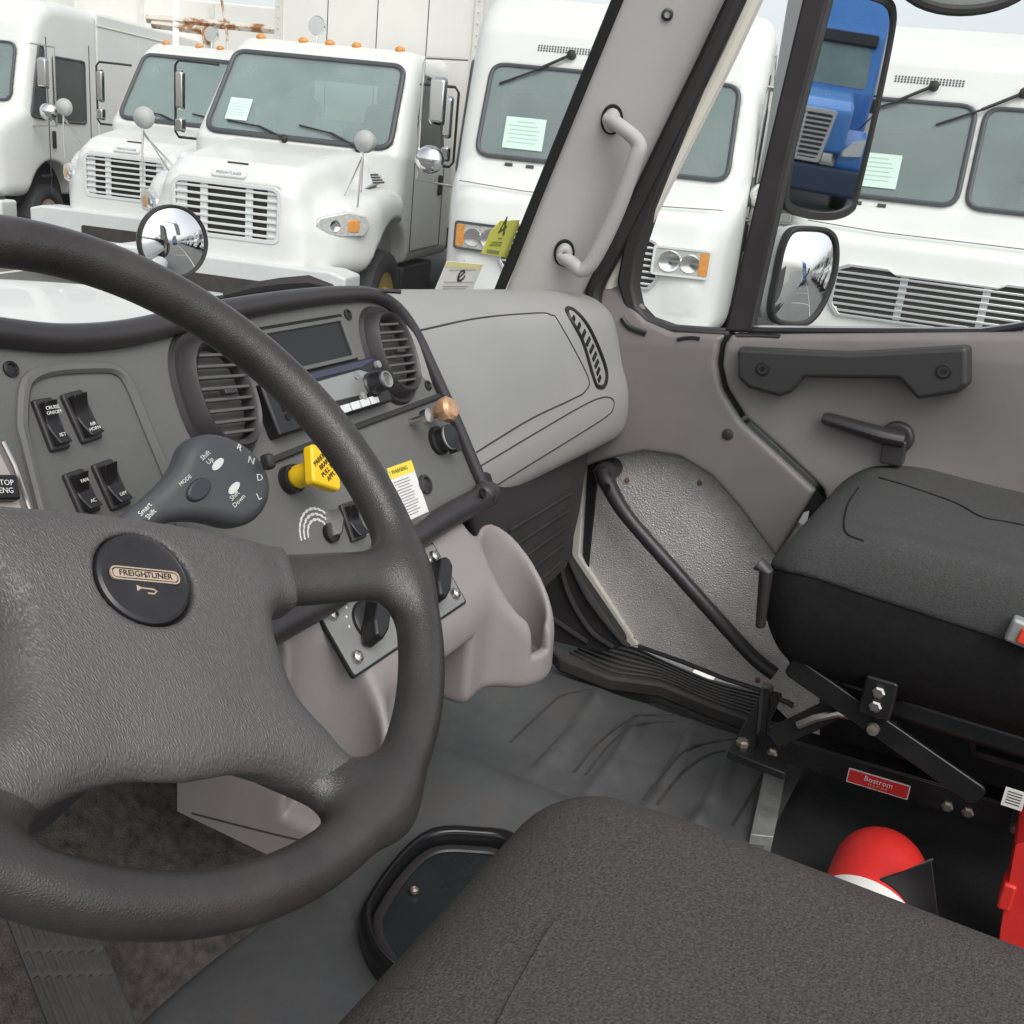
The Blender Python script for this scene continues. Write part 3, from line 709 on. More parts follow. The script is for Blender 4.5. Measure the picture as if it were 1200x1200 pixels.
obj('floor_pan', MB().box((0, .1, -.06), (1.0, 1.15, .03)), mat('seat_floor', (.040, .041, .042), .38, bump=('noise', 120, .0012), vary=(6, .35), stain=(14, .66, (.10, .095, .085))), cab)
tun = MB()
rows = []
for i in range(15):                                     # raised centre floor in front of the driver
    y = .20+.70*i/14; row = []
    for j in range(25):
        x = -.42+.90*j/24; u = abs(x-.03)/.45
        row.append((x, y+.04*u*u, .022+.02*(1-u**4)-.03*max(0, u-.8)*5*.9))
    rows.append(row)
tunnel = obj('tunnel_mat', tun.grid(rows), m_rubber, cab)
obj('firewall_carpet', MB().grid([[(-1.0+.125*j, .90+.02*sin(j*2.1+i), -.01+.13*i+(.012*sin(j*3.3+i*2))) for j in range(12)] for i in range(6)]), m_carpet, cab)
obj('side_sill', MB().box((.99, -.30, .15), (.03, .62, .34)).box((.80, -.62, .12), (.20, .02, .2)), m_frame, cab)
obj('firewall', MB().box((0, 1.02, .28), (.94, .03, .30)), m_blackm, cab)
mound = obj('carpet_hump', MB().grid([[(-.52+.05*j, .70+.20*i/8, .01+.17*(i/8)**.8+.05*sin(pi*j/12)) for j in range(13)] for i in range(9)]), m_carpet, cab)
# step tread by the door
trf = Fr((.885, 0, .012), (0, -1, 0), (1, 0, 0))
trp = [PZ(*p, .02) for p in ((640, 752), (655, 772), (715, 795), (775, 803), (830, 826), (885, 846), (900, 812), (830, 795), (770, 770), (700, 745))]
tread = obj('step_tread', MB().prism([(p[0], p[1]) for p in trp], W, -.01, .022), m_rubber2, cab, .006)
for k in range(7):
    u = k/6.5
    a = [PZ(*[((1-u)*p[0]+u*q[0]), ((1-u)*p[1]+u*q[1])], .024) for p, q in (((668, 764), (700, 750)), ((716, 786), (742, 756)), ((772, 795), (775, 772)), ((828, 818), (832, 797)), ((880, 836), (893, 812)))]
    rb = MB().tube(spline(a, 5), .0026, 6); obj('tread_rib', rb, m_rubber2, tread)
cfl = caster(fl)
for pts in ([(598, 870), (640, 830), (660, 815), (700, 808)], [(673, 905), (700, 872), (735, 845), (762, 838), (860, 842)], [(686, 908), (715, 872), (746, 850), (790, 846)], [(755, 938), (780, 905), (803, 880), (840, 869), (880, 866)], [(770, 943), (800, 905), (830, 885), (850, 880)], [(858, 968), (875, 940), (893, 908)]):
    seam('mat_rib', cfl, pts, .0036, m_rubber2, fl, 10, -.0012)
# shift opening cover on the floor
pf = Fr((.0, 0, .046), (1, 0, 0), (0, 1, 0))
pc = [pf.px(*p) for p in ((420, 1095), (432, 1062), (462, 1020), (492, 992), (520, 983), (560, 984), (598, 990), (640, 1020), (640, 1080), (600, 1150), (540, 1190), (480, 1175), (437, 1140))]
pc = spline([np.array(p) for p in pc], 6, True)
def shrink(poly, k):
    c = np.mean(np.array(poly), 0); return [tuple(c+(np.array(p)-c)*k) for p in poly]
cov = obj('floor_cover', MB().ring(pc, shrink(pc, .88), pf, -.01, .026), mat('gloss_black', (.012, .012, .013), .22), cab, .010, 3)
obj('cover_pan', MB().prism(shrink(pc, .89), pf, -.01, .001), mat('tray_grey', (.022, .024, .026), .28, vary=(9, .2)), cov)
obj('cover_lip', MB().tube([pf(*p, .004) for p in shrink(pc, .80)], .007, 8, True, flat=.5), m_bezel, cov)
for p in ((485, 1048),): obj('screw', MB().lathe([(.006, 0), (.006, .005), (.003, .007), (.001, .004)], pf.at(*pf.px(*p), .004), 12), m_screw, cov)
# grey strip and step down to the seat floor
obj('floor_strip', MB().prism([pf.px(*p, -.04) for p in ((878, 985), (905, 988), (921, 908), (896, 902))], pf, -.09, -.028), m_alu, cab, .002)
# passenger side of the firewall: ribbed black panel under the dash, black jamb trim
kp = Fr(PX(640, 620, .60), (1, .12, 0), (0, .12, 1))
obj('under_dash_panel', MB().prism([kp.px(*p) for p in ((540, 560), (692, 520), (680, 600), (665, 665), (630, 700), (560, 640))], kp, -.03, 0), m_blackm, cab, .006)
for k in range(5):
    a, b = (595+5*k, 622+18*k), (668-3*k, 578+20*k)
    obj('panel_rib', MB().tube([kp(*kp.px(*a), .002), kp(*kp.px(*b), .002)], .003, 6), m_blackm, cab)
jf = Fr((.90, 0, 0), (0, -1, 0), (0, 0, 1))
jam = MB().prism(rpoly([jf.px(*p) for p in ((640, 560), (672, 540), (664, 655), (734, 758), (700, 765), (642, 750), (630, 690))], .02), jf, -.03, .0)
obj('door_jamb', jam, m_blackm, cab, .01)
for pts in (((655, 610), (662, 680), (690, 735), (720, 758)), ((668, 655), (690, 700), (725, 745), (738, 757)), ((640, 718), (668, 738), (690, 752))):
    obj('jamb_rib', MB().tube([jf(*jf.px(*p), .004) for p in spline(pts, 6)], .006, 8), m_blackm, cab)
# ------------------------------------------------------------------ windshield, hood, cowl, pillar
A0, A1 = PX(582, 345, .82), PX(722, 0, .80)              # foot and upper end of the pillar's glass edge
dirA = (A1-A0)/np.linalg.norm(A1-A0); A2 = A0+dirA*.80
L0, L2 = A0*[-1, 1, 1], A2*[-1, 1, 1]
nW = np.cross(V3(1, 0, 0), dirA); nW /= np.linalg.norm(nW)
gw = MB(); k = 16
gw.grid([[(1-u)*(V3(-x, a[1], a[2]))+u*V3(x, a[1], a[2])+V3(0, .11*(1-(2*u-1)**2), 0) for u in np.linspace(0, 1, k)] for a, x in ((A0-dirA*.06, .83), (A0*.5+A2*.5, .815), (A2, .80))])
wsh = obj('windshield', gw, m_glass, cab)
obj('windshield_edge', MB().tube([A0-dirA*.05+V3(.005, 0, 0), A1+V3(.005, 0, 0), A2], .011, 8, flat=.5), m_hole, cab)
fpts = [A0+V3(.004, -.004, -.03), A1+V3(.004, -.004, 0), A2+V3(.004, 0, 0)]
rpts = [PX(694, 352, .925), PX(866, 0, .915)]; rpts.append(rpts[1]+(rpts[1]-rpts[0])*.5)
rows = []
for t_ in np.linspace(-.10, 1.25, 12):
    a = fpts[0]+(fpts[1]-fpts[0])*t_; b = rpts[0]+(rpts[1]-rpts[0])*t_; row = []
    for u in np.linspace(0, 1, 15):
        p = a+(b-a)*u; bul = .030*sin(pi*min(1, u*1.05))**.8-.035*max(0, u-.78)/.22
        row.append(p+V3(-.75, -.65, 0)*bul)
    rows.append(row)
pil = obj('pillar_trim', MB().grid(rows), m_trim, cab, ang=80)
so_ = pil.modifiers.new('thick', 'SOLIDIFY'); so_.thickness = -.02
cp = caster(pil)
for k_, p in enumerate(((782, 17),)):
    h = cp(*p)
    if h: obj('trim_plug', MB().lathe([(.010, -.002), (.0095, .003), (.006, .004), (.005, -.001), (.001, -.001)], Fr(h[0], np.cross(h[1], V3(0, 0, 1)), (0, 0, 1)) if False else Fr(h[0], np.cross(V3(0, 0, 1), h[1]), (0, 0, 1)), 18), m_black, pil)
# grab handle on the pillar
h0, h1 = cp(717, 142), cp(663, 297)
def above(px, off): h = cp(*px); return h[0]+h[1]*off
gp = [above((712, 138), .012), above((724, 143), .034), above((738, 158), .050), above((733, 178), .056), above((708, 236), .058), above((684, 290), .052), above((675, 306), .044), above((668, 302), .03), above((656, 296), .012)]
gpath = spline(gp, 6); n_ = len(gpath)
gh = obj('grab_handle', MB().tube(gpath, [.011+.0028*sin(pi*i/(n_-1)) for i in range(n_)], 14), m_trim, cab)
for p in ((717, 140), (661, 296)):
    h = cp(*p); f = Fr(h[0]+h[1]*.004, np.cross(V3(0, 0, 1), h[1]), (-.3, 0, 1))
    b = obj('handle_foot', MB().prism(ell(0, 0, .016, .021, 24), f, -.01, .018, .85), m_trim, gh, .004)
    obj('foot_gap', MB().prism(ell(0, 0, .019, .0245, 24), f, -.01, .002), m_hole, gh)
    obj('screw', MB().lathe([(.0085, .016), (.0085, .0195), (.005, .020), (.0045, .017), (.001, .017)], f, 16), m_black, gh)
# door seal between pillar and door
sp = [PX(x, y, .925) for x, y in ((700, 372), (697, 340), (716, 300), (752, 228), (800, 130), (832, 65), (866, -10))]
obj('door_seal', MB().tube(spline(sp, 6), .017, 10), m_seal, cab)
sp2 = [p+V3(.025, -.022, 0) for p in sp]
obj('jamb_paint', MB().tube(spline(sp2, 6), .016, 10), m_edge, cab)
# cowl, hood
hood = MB(); rows = []
for i in range(20):
    v = i/19; y = 1.02+1.75*v; row = []
    wd = .86-.12*v
    for j in range(29):
        u = -1+2*j/28
        z = .705-.08*v-.26*v**4-.34*abs(u)**6-.02*abs(u)
        row.append((u*(wd+.16), y, z))
    rows.append(row)
hd = obj('hood', hood.grid(rows), m_paint, cab, ang=80); so_ = hd.modifiers.new('thick', 'SOLIDIFY'); so_.thickness = -.015
obj('cowl', MB().box((0, 1.0, .672), (.92, .11, .025)), m_blackm, cab, .01)
fen = MB(); rows = []
for i in range(13):
    v = i/12; y = 1.55+.95*v; row = []
    for j in range(13):
        a = pi*j/12; row.append((.98+.30*-cos(a)*1.0, y, .02+.28*sin(a)**.6*(1-.25*v*v)))
    rows.append(row)
obj('fender', fen.grid(rows), m_paint, cab)
# ------------------------------------------------------------------ dashboard
dash = thing('dashboard', 'grey dashboard with two oval vents, radio, glove box and sloping centre stack', 'dashboard', (.2, .75, .5))
aP, tP = radians(3), radians(28)
sP = V3(cos(aP), sin(aP), 0); bP = V3(-sP[1], sP[0], 0); tPv = V3(0, 0, 1)*cos(tP)+bP*sin(tP)
O_ = CAM+ray(380, 480)*1.2
D_ = Fr(O_, sP, tPv)
def dpx(*pts, h=0): return [D_.px(x, y, h) for x, y in pts]
plate = dpx((-60, 392), (60, 388), (140, 386), (200, 374), (262, 364), (330, 352), (400, 347), (438, 350), (466, 372), (490, 410), (523, 480), (552, 545), (562, 578), (497, 616), (440, 655), (375, 700), (335, 722), (100, 800), (-60, 800))
ip = obj('instrument_panel', MB().prism(plate, D_, -.03, 0), m_panel, dash, .002)
# raised upper fascia around radio and vents (the lower right field is recessed)
bez_path = dpx((-70, 382), (0, 392), (70, 398), (140, 393), (200, 380), (262, 366), (330, 354), (390, 347), (432, 347), (460, 361), (482, 390), (503, 433), (530, 493), (555, 552), (566, 578))
bp3 = [D_(p[0], p[1], .004) for p in spline([np.array(p) for p in bez_path], 6)]
nb = len(bp3)
bez = obj('bezel', MB().tube(bp3, [.0125-.0035*min(1, max(0, (i/nb-.35)/.25)) for i in range(nb)], 14), m_bezel, dash)
lowp = dpx((568, 580), (520, 606), (494, 622), (440, 657), (375, 704), (335, 726), (200, 800))
obj('lower_bar', MB().tube([D_(p[0], p[1], .010) for p in lowp], .0165, 16), m_bezel_sheen if False else m_bezel, dash)
ce = D_(*D_.px(566, 580, .01), .012)
obj('bar_end', MB().ball(ce, .0175, 16), m_bezel, dash)
hpx = D_.at(*D_.px(565, 578, .028), .0275)
obj('screw_recess', MB().lathe([(.007, 0), (.007, .003), (.0045, .003), (.004, .0005), (.001, .0005)], hpx, 18), m_hole, dash)
dark_line = [(190, 590), (300, 547), (418, 500), (470, 481), (515, 464), (528, 470), (535, 492)]
obj('panel_step', MB().tube([D_(*D_.px(*p), .0015) for p in dark_line], .004, 8), m_groove, dash)
for p in ((407, 369), (501, 452), (12, 433)):
    f = D_.at(*D_.px(*p)); s_ = obj('screw', MB().lathe([(.0068, 0), (.0068, .002), (.0045, .0028), (.0035, .001), (.001, .001)], f, 18), m_black, dash)
for p in ((155, 417), (176, 467), (180, 462), (173, 471), (196, 518)):
    obj('chip', MB().prism(ell(0, 0, .0022, .0015, 8), D_.at(*D_.px(*p)), 0, .0006), m_chip, dash) if False else None
# air vents
def air_vent(px_out, tilt, a, b, nsl, ox):
    c = D_.px(*px_out); f = D_.at(c[0], c[1]).rot(tilt)
    def sup(a_, b_, e=2.6, k=40): return [(a_*np.sign(cos(t))*abs(cos(t))**(2/e), b_*np.sign(sin(t))*abs(sin(t))**(2/e)) for t in np.linspace(0, 2*pi, k, endpoint=False)]
    mb = MB(); prof = [(1.24, .0005), (1.19, .006), (1.09, .004), (1.02, .016), (.96, .020), (.86, .017), (.84, -.02)]
    k = 40; rows = [[f(p[0]*q+ox*min(1, max(0, (1.30-q)/.3)), p[1]*q, h) for p in sup(a, b, 2.4, k)] for q, h in prof]; f = f.at(ox, 0)
    v = obj('air_vent', mb.grid(rows, True), m_bezel, dash, ang=60)
    obj('vent_throat', MB().prism(sup(a*.87, b*.87), f, -.022, -.016), m_hole, v)
    for i in range(nsl):
        y = -b*.80+2*b*.80*(i+.5)/nsl; hw = a*.87*(max(0, 1-abs(y/(b*.86))**2.4))**(1/2.4)
        obj('slat', MB().box((0, 0, 0), (hw, .0016, .005), Fr(f(0, y, .011), f.s, f.t*cos(.12)+f.n*sin(.12))), m_slat, v, .0008)
    fins = MB()
    for i in range(-2, 3):
        x = i*a*.32; hw = b*.84*(1-abs(x/(a*.9))**2.4)**(1/2.4); fins.box((x, 0, -.010), (.0012, hw, .004), f)
    obj('vent_fins', fins, m_black, v)
    obj('vent_tab', MB().box((0, 0, .018), (a*.22, .0025, .004), f), m_bezel, v, .001)
    return v
air_vent((248, 466), radians(-6), .040, .056, 8, .006)
air_vent((453, 417), radians(-4), .038, .052, 8, .004)
# display slot and radio
dq = dpx((312, 393), (399, 374), (414, 419), (340, 436), h=0); cx = D_.px(355, 408)
disp = [D_.px(286, 400), D_.px(399, 373), D_.px(415, 420), D_.px(330, 441)]
cx = np.mean(np.array(disp), 0); hx, hy = .082, .026
dpf = D_.at(disp[1][0]-hx, (disp[1][1]+disp[2][1])/2)
dd = obj('display_frame', MB().ring(rrect(0, 0, hx, hy, .003), rrect(0, 0, hx-.006, hy-.005, .002), dpf, -.004, .004), m_panel, dash, .001)
obj('display_gap', MB().ring(rrect(0, 0, hx+.004, hy+.004, .004), rrect(0, 0, hx, hy, .003), dpf, -.004, .0008), m_hole, dd)
obj('display_screen', MB().prism(rrect(0, 0, hx-.006, hy-.005, .001), dpf, -.004, .001), m_screen if False else m_black, dd)
rb, rt = D_.px(320, 519), D_.px(446, 471); rl, rr_ = D_.px(296, 455), D_.px(446, 402)
rf = D_.at((rb[0]+rt[0])/2, (rb[1]+rl[1])/2+.002); rhx = (rt[0]-rb[0])/2+.004; rhy = .029
radio = obj('radio', MB().prism(rrect(0, 0, rhx, rhy, .004), rf, -.02, .016), m_black, dash, .003)
obj('radio_fascia', MB().prism(rpoly([(-rhx*.55, -rhy*.30), (rhx*.75, -rhy*.42), (rhx*.82, rhy*.25), (rhx*.55, rhy*.6), (-rhx*.4, rhy*.55)], .006), rf, .015, .019), m_radio_silver if False else mat('radio_silver', (.38, .38, .37), .3, .6), radio, .001)
obj('radio_top', MB().prism(rpoly([(-rhx*.5, rhy*.68), (rhx*.6, rhy*.68), (rhx*.95, rhy*.92), (-rhx*.5, rhy*.92)], .003), rf, .015, .019), mat('radio_violet', (.045, .040, .075), .25), radio)
for i in range(5):
    obj('radio_button', MB().prism(rrect(-rhx*.10+i*.020, -rhy*.72, .0085, .0045, .001), rf, .015, .0195), m_radio_btn if False else m_lightgrey, radio, .0006)
obj('usb_slot', MB().prism(rrect(-rhx*.80, rhy*.2, .004, .011, .001), rf, .013, .0172), m_hole, radio)
obj('jack', MB().prism(ell(-rhx*.80, -rhy*.40, .004, .004, 12), rf, .013, .0172), m_hole, radio)
kf = rf.at(rhx*.66, -rhy*.12)
kn = obj('volume_knob', MB().lathe([(.015, .016), (.015, .020), (.0125, .022), (.0120, .040), (.009, .042), (.008, .039), (.001, .039)], kf, 28), m_black, radio)
obj('knob_ring', MB().lathe([(.0145, .018), (.0145, .0202), (.0130, .0206), (.0130, .018)], kf, 28), mat('orange_ring', (.38, .13, .04), .4), kn)
obj('knob_cap', MB().lathe([(.0105, .040), (.010, .0432), (.0083, .0432), (.0078, .040)], kf, 24), m_alu, kn)
for a, b in ((.45, .40), (.45, -.45), (.92, .62)):
    obj('radio_button', MB().lathe([(.005, .016), (.0045, .0205), (.001, .021)], rf.at(rhx*a, rhy*b), 14), m_alu, radio)
# switch pocket
pk = dpx((24, 500), (26, 462), (34, 444), (60, 434), (110, 431), (134, 434), (150, 452), (172, 505), (200, 575), (215, 640), (60, 660))
pk = spline([np.array(p) for p in pk[:-1]], 5)+[np.array(pk[-1])]
obj('switch_pocket', MB().tube([D_(p[0], p[1], .001) for p in pk], .0055, 8, True), m_panel, dash)
obj('pocket_floor', MB().prism(shrink(pk, .985), D_, -.002, .0006), m_panel, dash)
def rocker(px4, lab1, lab2):
    q = [np.array(D_.px(*p)) for p in px4]; c = sum(q)/4
    ang = atan2(*(q[0]-q[3])[::-1])-pi/2; f = D_.at(c[0], c[1]).rot(ang)
    hw = np.linalg.norm(q[1]-q[0])/2; hh = np.linalg.norm(q[3]-q[0])/2
    b = obj('rocker_switch', MB().prism(rrect(0, 0, hw, hh, .003), f, -.005, .005), m_bezel, dash, .0015)
    r = MB(); rows = []
    for i in range(9):
        y = -hh*.82+1.64*hh*i/8; z = .006+.010*abs(i/8-.5)**1.3*2
        rows.append([f(-hw*.68, y, .003), f(-hw*.62, y, z), f(hw*.62, y, z), f(hw*.68, y, .003)])
    r.grid(rows); r.f += [(0, 1, 2, 3), tuple(len(r.v)-4+i for i in (3, 2, 1, 0))]
    k = obj('rocker', r, m_black, b, .001)
    for yy, l in ((.45, lab1), (-.5, lab2)):
        if l: text('switch_legend', l, f.at(0, hh*yy, .0115), .0042, m_white_ink, k, .0004, .0002)
    return b
rocker(((34, 472), (56, 466), (81, 524), (57, 533)), 'CRUISE\nON/OFF', 'SET')
rocker(((68, 465), (92, 458), (118, 512), (94, 523)), '', 'AIR\nHORN')
rocker(((70, 558), (93, 549), (117, 598), (92, 608)), 'FAN', 'AC')
rocker(((104, 546), (127, 538), (152, 592), (128, 600)), '', 'DIFF')
rocker(((395, 593), (412, 588), (428, 628), (410, 637)), '', '')
# gauge window at the far left
gq = dpx((-70, 500), (-2, 515), (18, 548), (38, 610), (60, 680), (-70, 690))
obj('gauge_frame', MB().prism(gq, D_, -.002, .004), mat('gauge_frame', (.20, .175, .165), .45), dash, .003)
obj('gauge_edge', MB().tube([D_(*D_.px(*p), .006) for p in ((-2, 520), (12, 548), (30, 600), (42, 640))], .0016, 6), m_steel, dash)
obj('gauge_glass', MB().prism(dpx((-70, 520), (-8, 528), (8, 560), (28, 625), (-70, 640)), D_, .003, .0055), mat('gauge_face', (.42, .39, .35), .25), dash)
mc = D_.at(*D_.px(8, 572, .01), .008)
mk_ = obj('warning_marker', MB().box((-.012, 0, 0), (.020, .010, .006), mc.rot(-.25)), m_black, dash, .002)
text('marker_text', 'STOP\nENG', mc.rot(-.25).at(-.004, 0, .006), .0062, m_white_ink, mk_, .0004, .0002)
# parking brake knob
yf = D_.at(*D_.px(338, 563)); ax = yf.n
obj('valve_collar', MB().lathe([(.0155, 0), (.0155, .010), (.012, .011), (.012, .001), (.001, .001)], yf, 24), m_black, dash)
yk = obj('parking_brake_knob', MB().lathe([(.0105, .004), (.0105, .012), (.0125, .014), (.0125, .042), (.001, .043)], yf, 24), m_yellow, dash)
df = yf.at(0, 0, .040).rot(radians(18))
dia = rpoly([(0, .030), (.030, 0), (0, -.030), (-.030, 0)], .006)
obj('diamond_head', MB().prism(dia, df, 0, .013), m_yellow, yk, .0025)
text('knob_text', 'PARKING\nBRAKE\nPULL TO\nAPPLY', df.rot(radians(0)).at(0, .001, .013), .0072, m_black_ink, yk, .0006, .0002)
# tan knob, cigar socket, plug, ignition
kf = D_.at(*D_.px(498, 489)); kn = obj('valve_knob', MB().lathe([(.006, 0), (.006, .022), (.013, .024), (.0165, .030), (.0165, .040), (.012, .045), (.001, .046)], kf, 8), m_knobtan, dash)
kf = D_.at(*D_.px(480, 495)); obj('pull_knob', MB().lathe([(.004, 0), (.004, .020), (.0095, .022), (.0095, .031), (.001, .033)], kf, 18), m_steel, dash)
cf = D_.at(*D_.px(512, 517)); cs = obj('power_socket', MB().lathe([(.019, 0), (.019, .006), (.015, .008), (.0145, .018), (.017, .019), (.016, .024), (.001, .025)], cf, 26), m_black, dash)
obj('socket_cap_rim', MB().lathe([(.0168, .0195), (.0172, .022), (.0155, .0235), (.0150, .021)], cf, 26), m_alu, cs)
obj('socket_hinge', MB().box((.010, -.016, .016), (.006, .006, .007), cf), m_black, cs, .001)
pfk = D_.at(*D_.px(497, 568)); obj('blank_plug', MB().lathe([(.0125, 0), (.0125, .004), (.009, .005), (.008, .002), (.006, .002), (.001, .004)], pfk, 24), m_bezel, dash)
igf = D_.at(*D_.px(386, 625)); ig = obj('ignition_switch', MB().lathe([(.011, 0), (.011, .006), (.007, .007), (.001, .007)], igf, 24), m_black, dash)
for r_ in (.018, .024, .030):
    n_ = int(r_*1100)
    mb = MB()
    for k in range(n_):
        a = radians(25+150*k/n_); mb.box((r_*cos(a), r_*sin(a), .0004), (.0010, .0016 if k % 3 else .0008, .0002), D_.at(*D_.px(374, 628)))
    obj('dial_print', mb, m_white_ink, dash)
obj('key', MB().prism(rpoly([(-.006, -.004), (.006, -.004), (.011, .010), (.008, .024), (-.008, .024), (-.011, .010)], .004), Fr(igf(0, 0, .010), igf.s*.3+igf.n*.95, igf.t*.9+igf.s*.4), -.0015, .0015), m_steel, ig)
# warning sticker
sq = [D_.px(*p) for p in ((454, 552), (484, 541), (501, 596), (481, 606))]
sc_ = D_.px(478, 575); sf = D_.at(*sc_).rot(radians(-2))
st = obj('warning_sticker', MB().prism([(-.028, -.034), (.028, -.034), (.028, .034), (-.028, .034)], sf, 0, .0006), m_paper, dash)
obj('sticker_header', MB().prism([(-.028, .020), (.028, .020), (.028, .034), (-.028, .034)], sf, .0005, .001), m_ylab, st)
text('sticker_title', '\u26a0 WARNING' if False else '! WARNING', sf.at(-.006, .027), .0075, m_black_ink, st, .0011, .0002)
ln = MB(); random.seed(3)
for k in range(13): ln.box((-.004+random.uniform(-.004, .0), .015-.0036*k, .0009), (random.uniform(.012, .021), .0006, .0002), sf)
obj('sticker_print', ln, mat('grey_ink', (.25, .25, .25), .7), st)
# passenger side of the dash: moulded body lofted along X
def dsec(x):
    k = (x-.28)/.62; top = .797-.040*k; b = .485
    yf_ = .672+.006*k
    fwd = 0
    yy = yf_+fwd*.7
    return [(1.06, top-.045), (.92, top-.012), (.83, top), (.785, top-.004), (yy+.085, top-.012), (yy+.058, top-.030), (yy+.040, top-.065), (yy+.022, top-.12), (yy+.006, b+.115), (yy-.002, b+.075), (yy, b+.035), (yy+.014, b+.012), (yy+.045, b), (yy+.12, b-.004), (yy+.22, b+.02)]
rows = []
for x in list(np.linspace(.235, .80, 18))+[.84, .87, .89, .905, .92, .935, .945, .952]:
    q = dsec(min(x, .89)); k = max(0, (x-.885)/.068); sh = 1-sqrt(max(0, 1-k*k))
    c = np.array([.86, .63]); row = []
    for p in spline([np.array(p) for p in q], 4):
        row.append((x, p[0]+sh*.055*(1 if p[0] < .80 else 0)*max(0, min(1, (.80-p[0])/.06)), p[1]+(sh*(c[1]-p[1])*.22)))
    kk = max(0, 1-(x-.235)/.12)
    row = [(p[0]+kk*(-.045+.085*np.clip((.80-p[2])/.25, 0, 1)), p[1]+.014*kk, p[2]) for p in row]
    rows.append(row)
rows.append([tuple(np.array([.955, .80, .64])*.6+np.array(p)*.4) for p in rows[-1]])
dm = obj('glove_box', MB().grid(rows), m_dash, dash, ang=80)
cd = caster(dm)
seam('glove_box_seam', cd, [(493, 387), (560, 373), (628, 367), (645, 369), (655, 378), (688, 440), (686, 458), (670, 468), (620, 492), (558, 530)], .0015, m_groove, dm)
seam('dash_seam', cd, [(560, 548), (620, 512), (680, 477), (705, 466), (718, 468), (718, 480), (708, 490), (680, 508), (620, 545), (575, 573)], .0014, m_groove, dm)
# side demist vent in the dash end
vq = [(664, 366), (672, 364), (690, 385), (708, 428), (709, 450), (700, 453), (694, 440), (682, 400)]
seam('side_vent', cd, vq, .0042, m_black, dm, 6, .0005, True)
hv = [cd(*p) for p in ((676, 378), (688, 400), (697, 420), (702, 440))]
if all(hv):
    c0, c1 = hv[0], hv[3]
    for k in range(9):
        u = k/8; x = 672+30*u+6*sin(pi*u); y = 374+70*u; h = cd(x, y)
        if h is None: continue
        d_ = c1[0]-c0[0]; f = Fr(h[0], np.cross(d_, h[1]), d_)
        obj('vent_cell', MB().box((0, 0, .0006), (.008+.004*sin(pi*u), .0036, .0012), f), m_hole, dm)
# dash top towards the windshield
obj('dash_top', MB().grid([[(x, y, .765+.03*(1-(y-.78)/.3)-.035*(x+.2)-.03*((y-.78)/.3)) for x in np.linspace(-.92, .30, 12)] for y in np.linspace(.775, 1.10, 8)]), m_dash, dash)
# ------------------------------------------------------------------ centre stack with cup holders
con = thing('center_console', 'light grey lower centre stack with climate plate and two moulded cup holders', 'console', (.0, .62, .3))
aK, tK = radians(1.5), radians(40)
sK = V3(cos(aK), sin(aK), 0); bK = V3(-sK[1], sK[0], 0)
K_ = Fr(onp(450, 650, D_.n, O_), sK, V3(0, 0, 1)*cos(tK)+bK*sin(tK))
cupR = K_(.232, -.100)[:2]; cupL = K_(-.172, -.098)[:2]
def console_f(P):
    xy = P[..., :2]; z = P[..., 2]
    n = (P-K_.o)@K_.n; s = (P-K_.o)@K_.s
    fp = sd_poly(xy, [(-.225, .76), (.190, .76), (.188, .640), (.205, .590), (.228, .556), (.12, .548), (-.12, .540), (-.225, .54)])
    dR = np.hypot(P[..., 0]-cupR[0], P[..., 1]-cupR[1]); dL = np.hypot(P[..., 0]-cupL[0], P[..., 1]-cupL[1])
    body = smin(smin(fp, dR-.061-.02*np.clip((.40-z)*2, -.3, .15), .03), dL-.061+1.3*np.clip(.37-z, 0, .1), .03)
    d = smax(body, n, .016)
    d = smax(d, .318-z-.12*np.clip((-.135-s)/.05, 0, 1), .02); d = smax(d, -.192-P[..., 0], .008)
    d = smax(d, (-P[..., 1]+.47), .01)
    well = np.maximum(dR-.046, .345-z); wellL = np.maximum(dL-.046, .32-z)
    d = smax(d, -well, .014); d = smax(d, -wellL, .014)
    for c, ang in ((cupR, radians(-106)), (cupL, radians(-75))):
        ux, uy = cos(ang), sin(ang); a = (P[..., 0]-c[0])*ux+(P[..., 1]-c[1])*uy; b = -(P[..., 0]-c[0])*uy+(P[..., 1]-c[1])*ux
        slot = np.maximum(np.maximum(np.abs(b)-.015, .02-a), .368-z); d = smax(d, -slot, .008)
    rec = np.maximum(np.maximum(np.abs(P[..., 0]-.03)-.085, np.abs(z-.36)-.055), P[..., 1]-.60)
    return smax(d, -rec, .014)
obj_con = link('console_body', sdf_mesh(console_f, (-.36, .47, .26), (.31, .74, .62), .0036), m_console, con)
pc_ = K_.at(-.026, -.056)
pl = obj('climate_plate', MB().prism(rrect(0, 0, .118, .041, .004), pc_, -.004, .0025), mat('climate_plate', (.21, .21, .205), .42, vary=(20, .08)), con, .001)
obj('plate_gap', MB().ring(rrect(0, 0, .1205, .0435, .005), rrect(0, 0, .1178, .0408, .004), pc_, -.003, .0012), m_hole, con)
for sx in (-.104, .104):
    for sy in (-.026, .026):
        obj('plate_screw', MB().lathe([(.0075, .002), (.0075, .005), (.006, .008), (.004, .009), (.003, .006), (.001, .006)], pc_.at(sx, sy), 18), m_steel, pl)
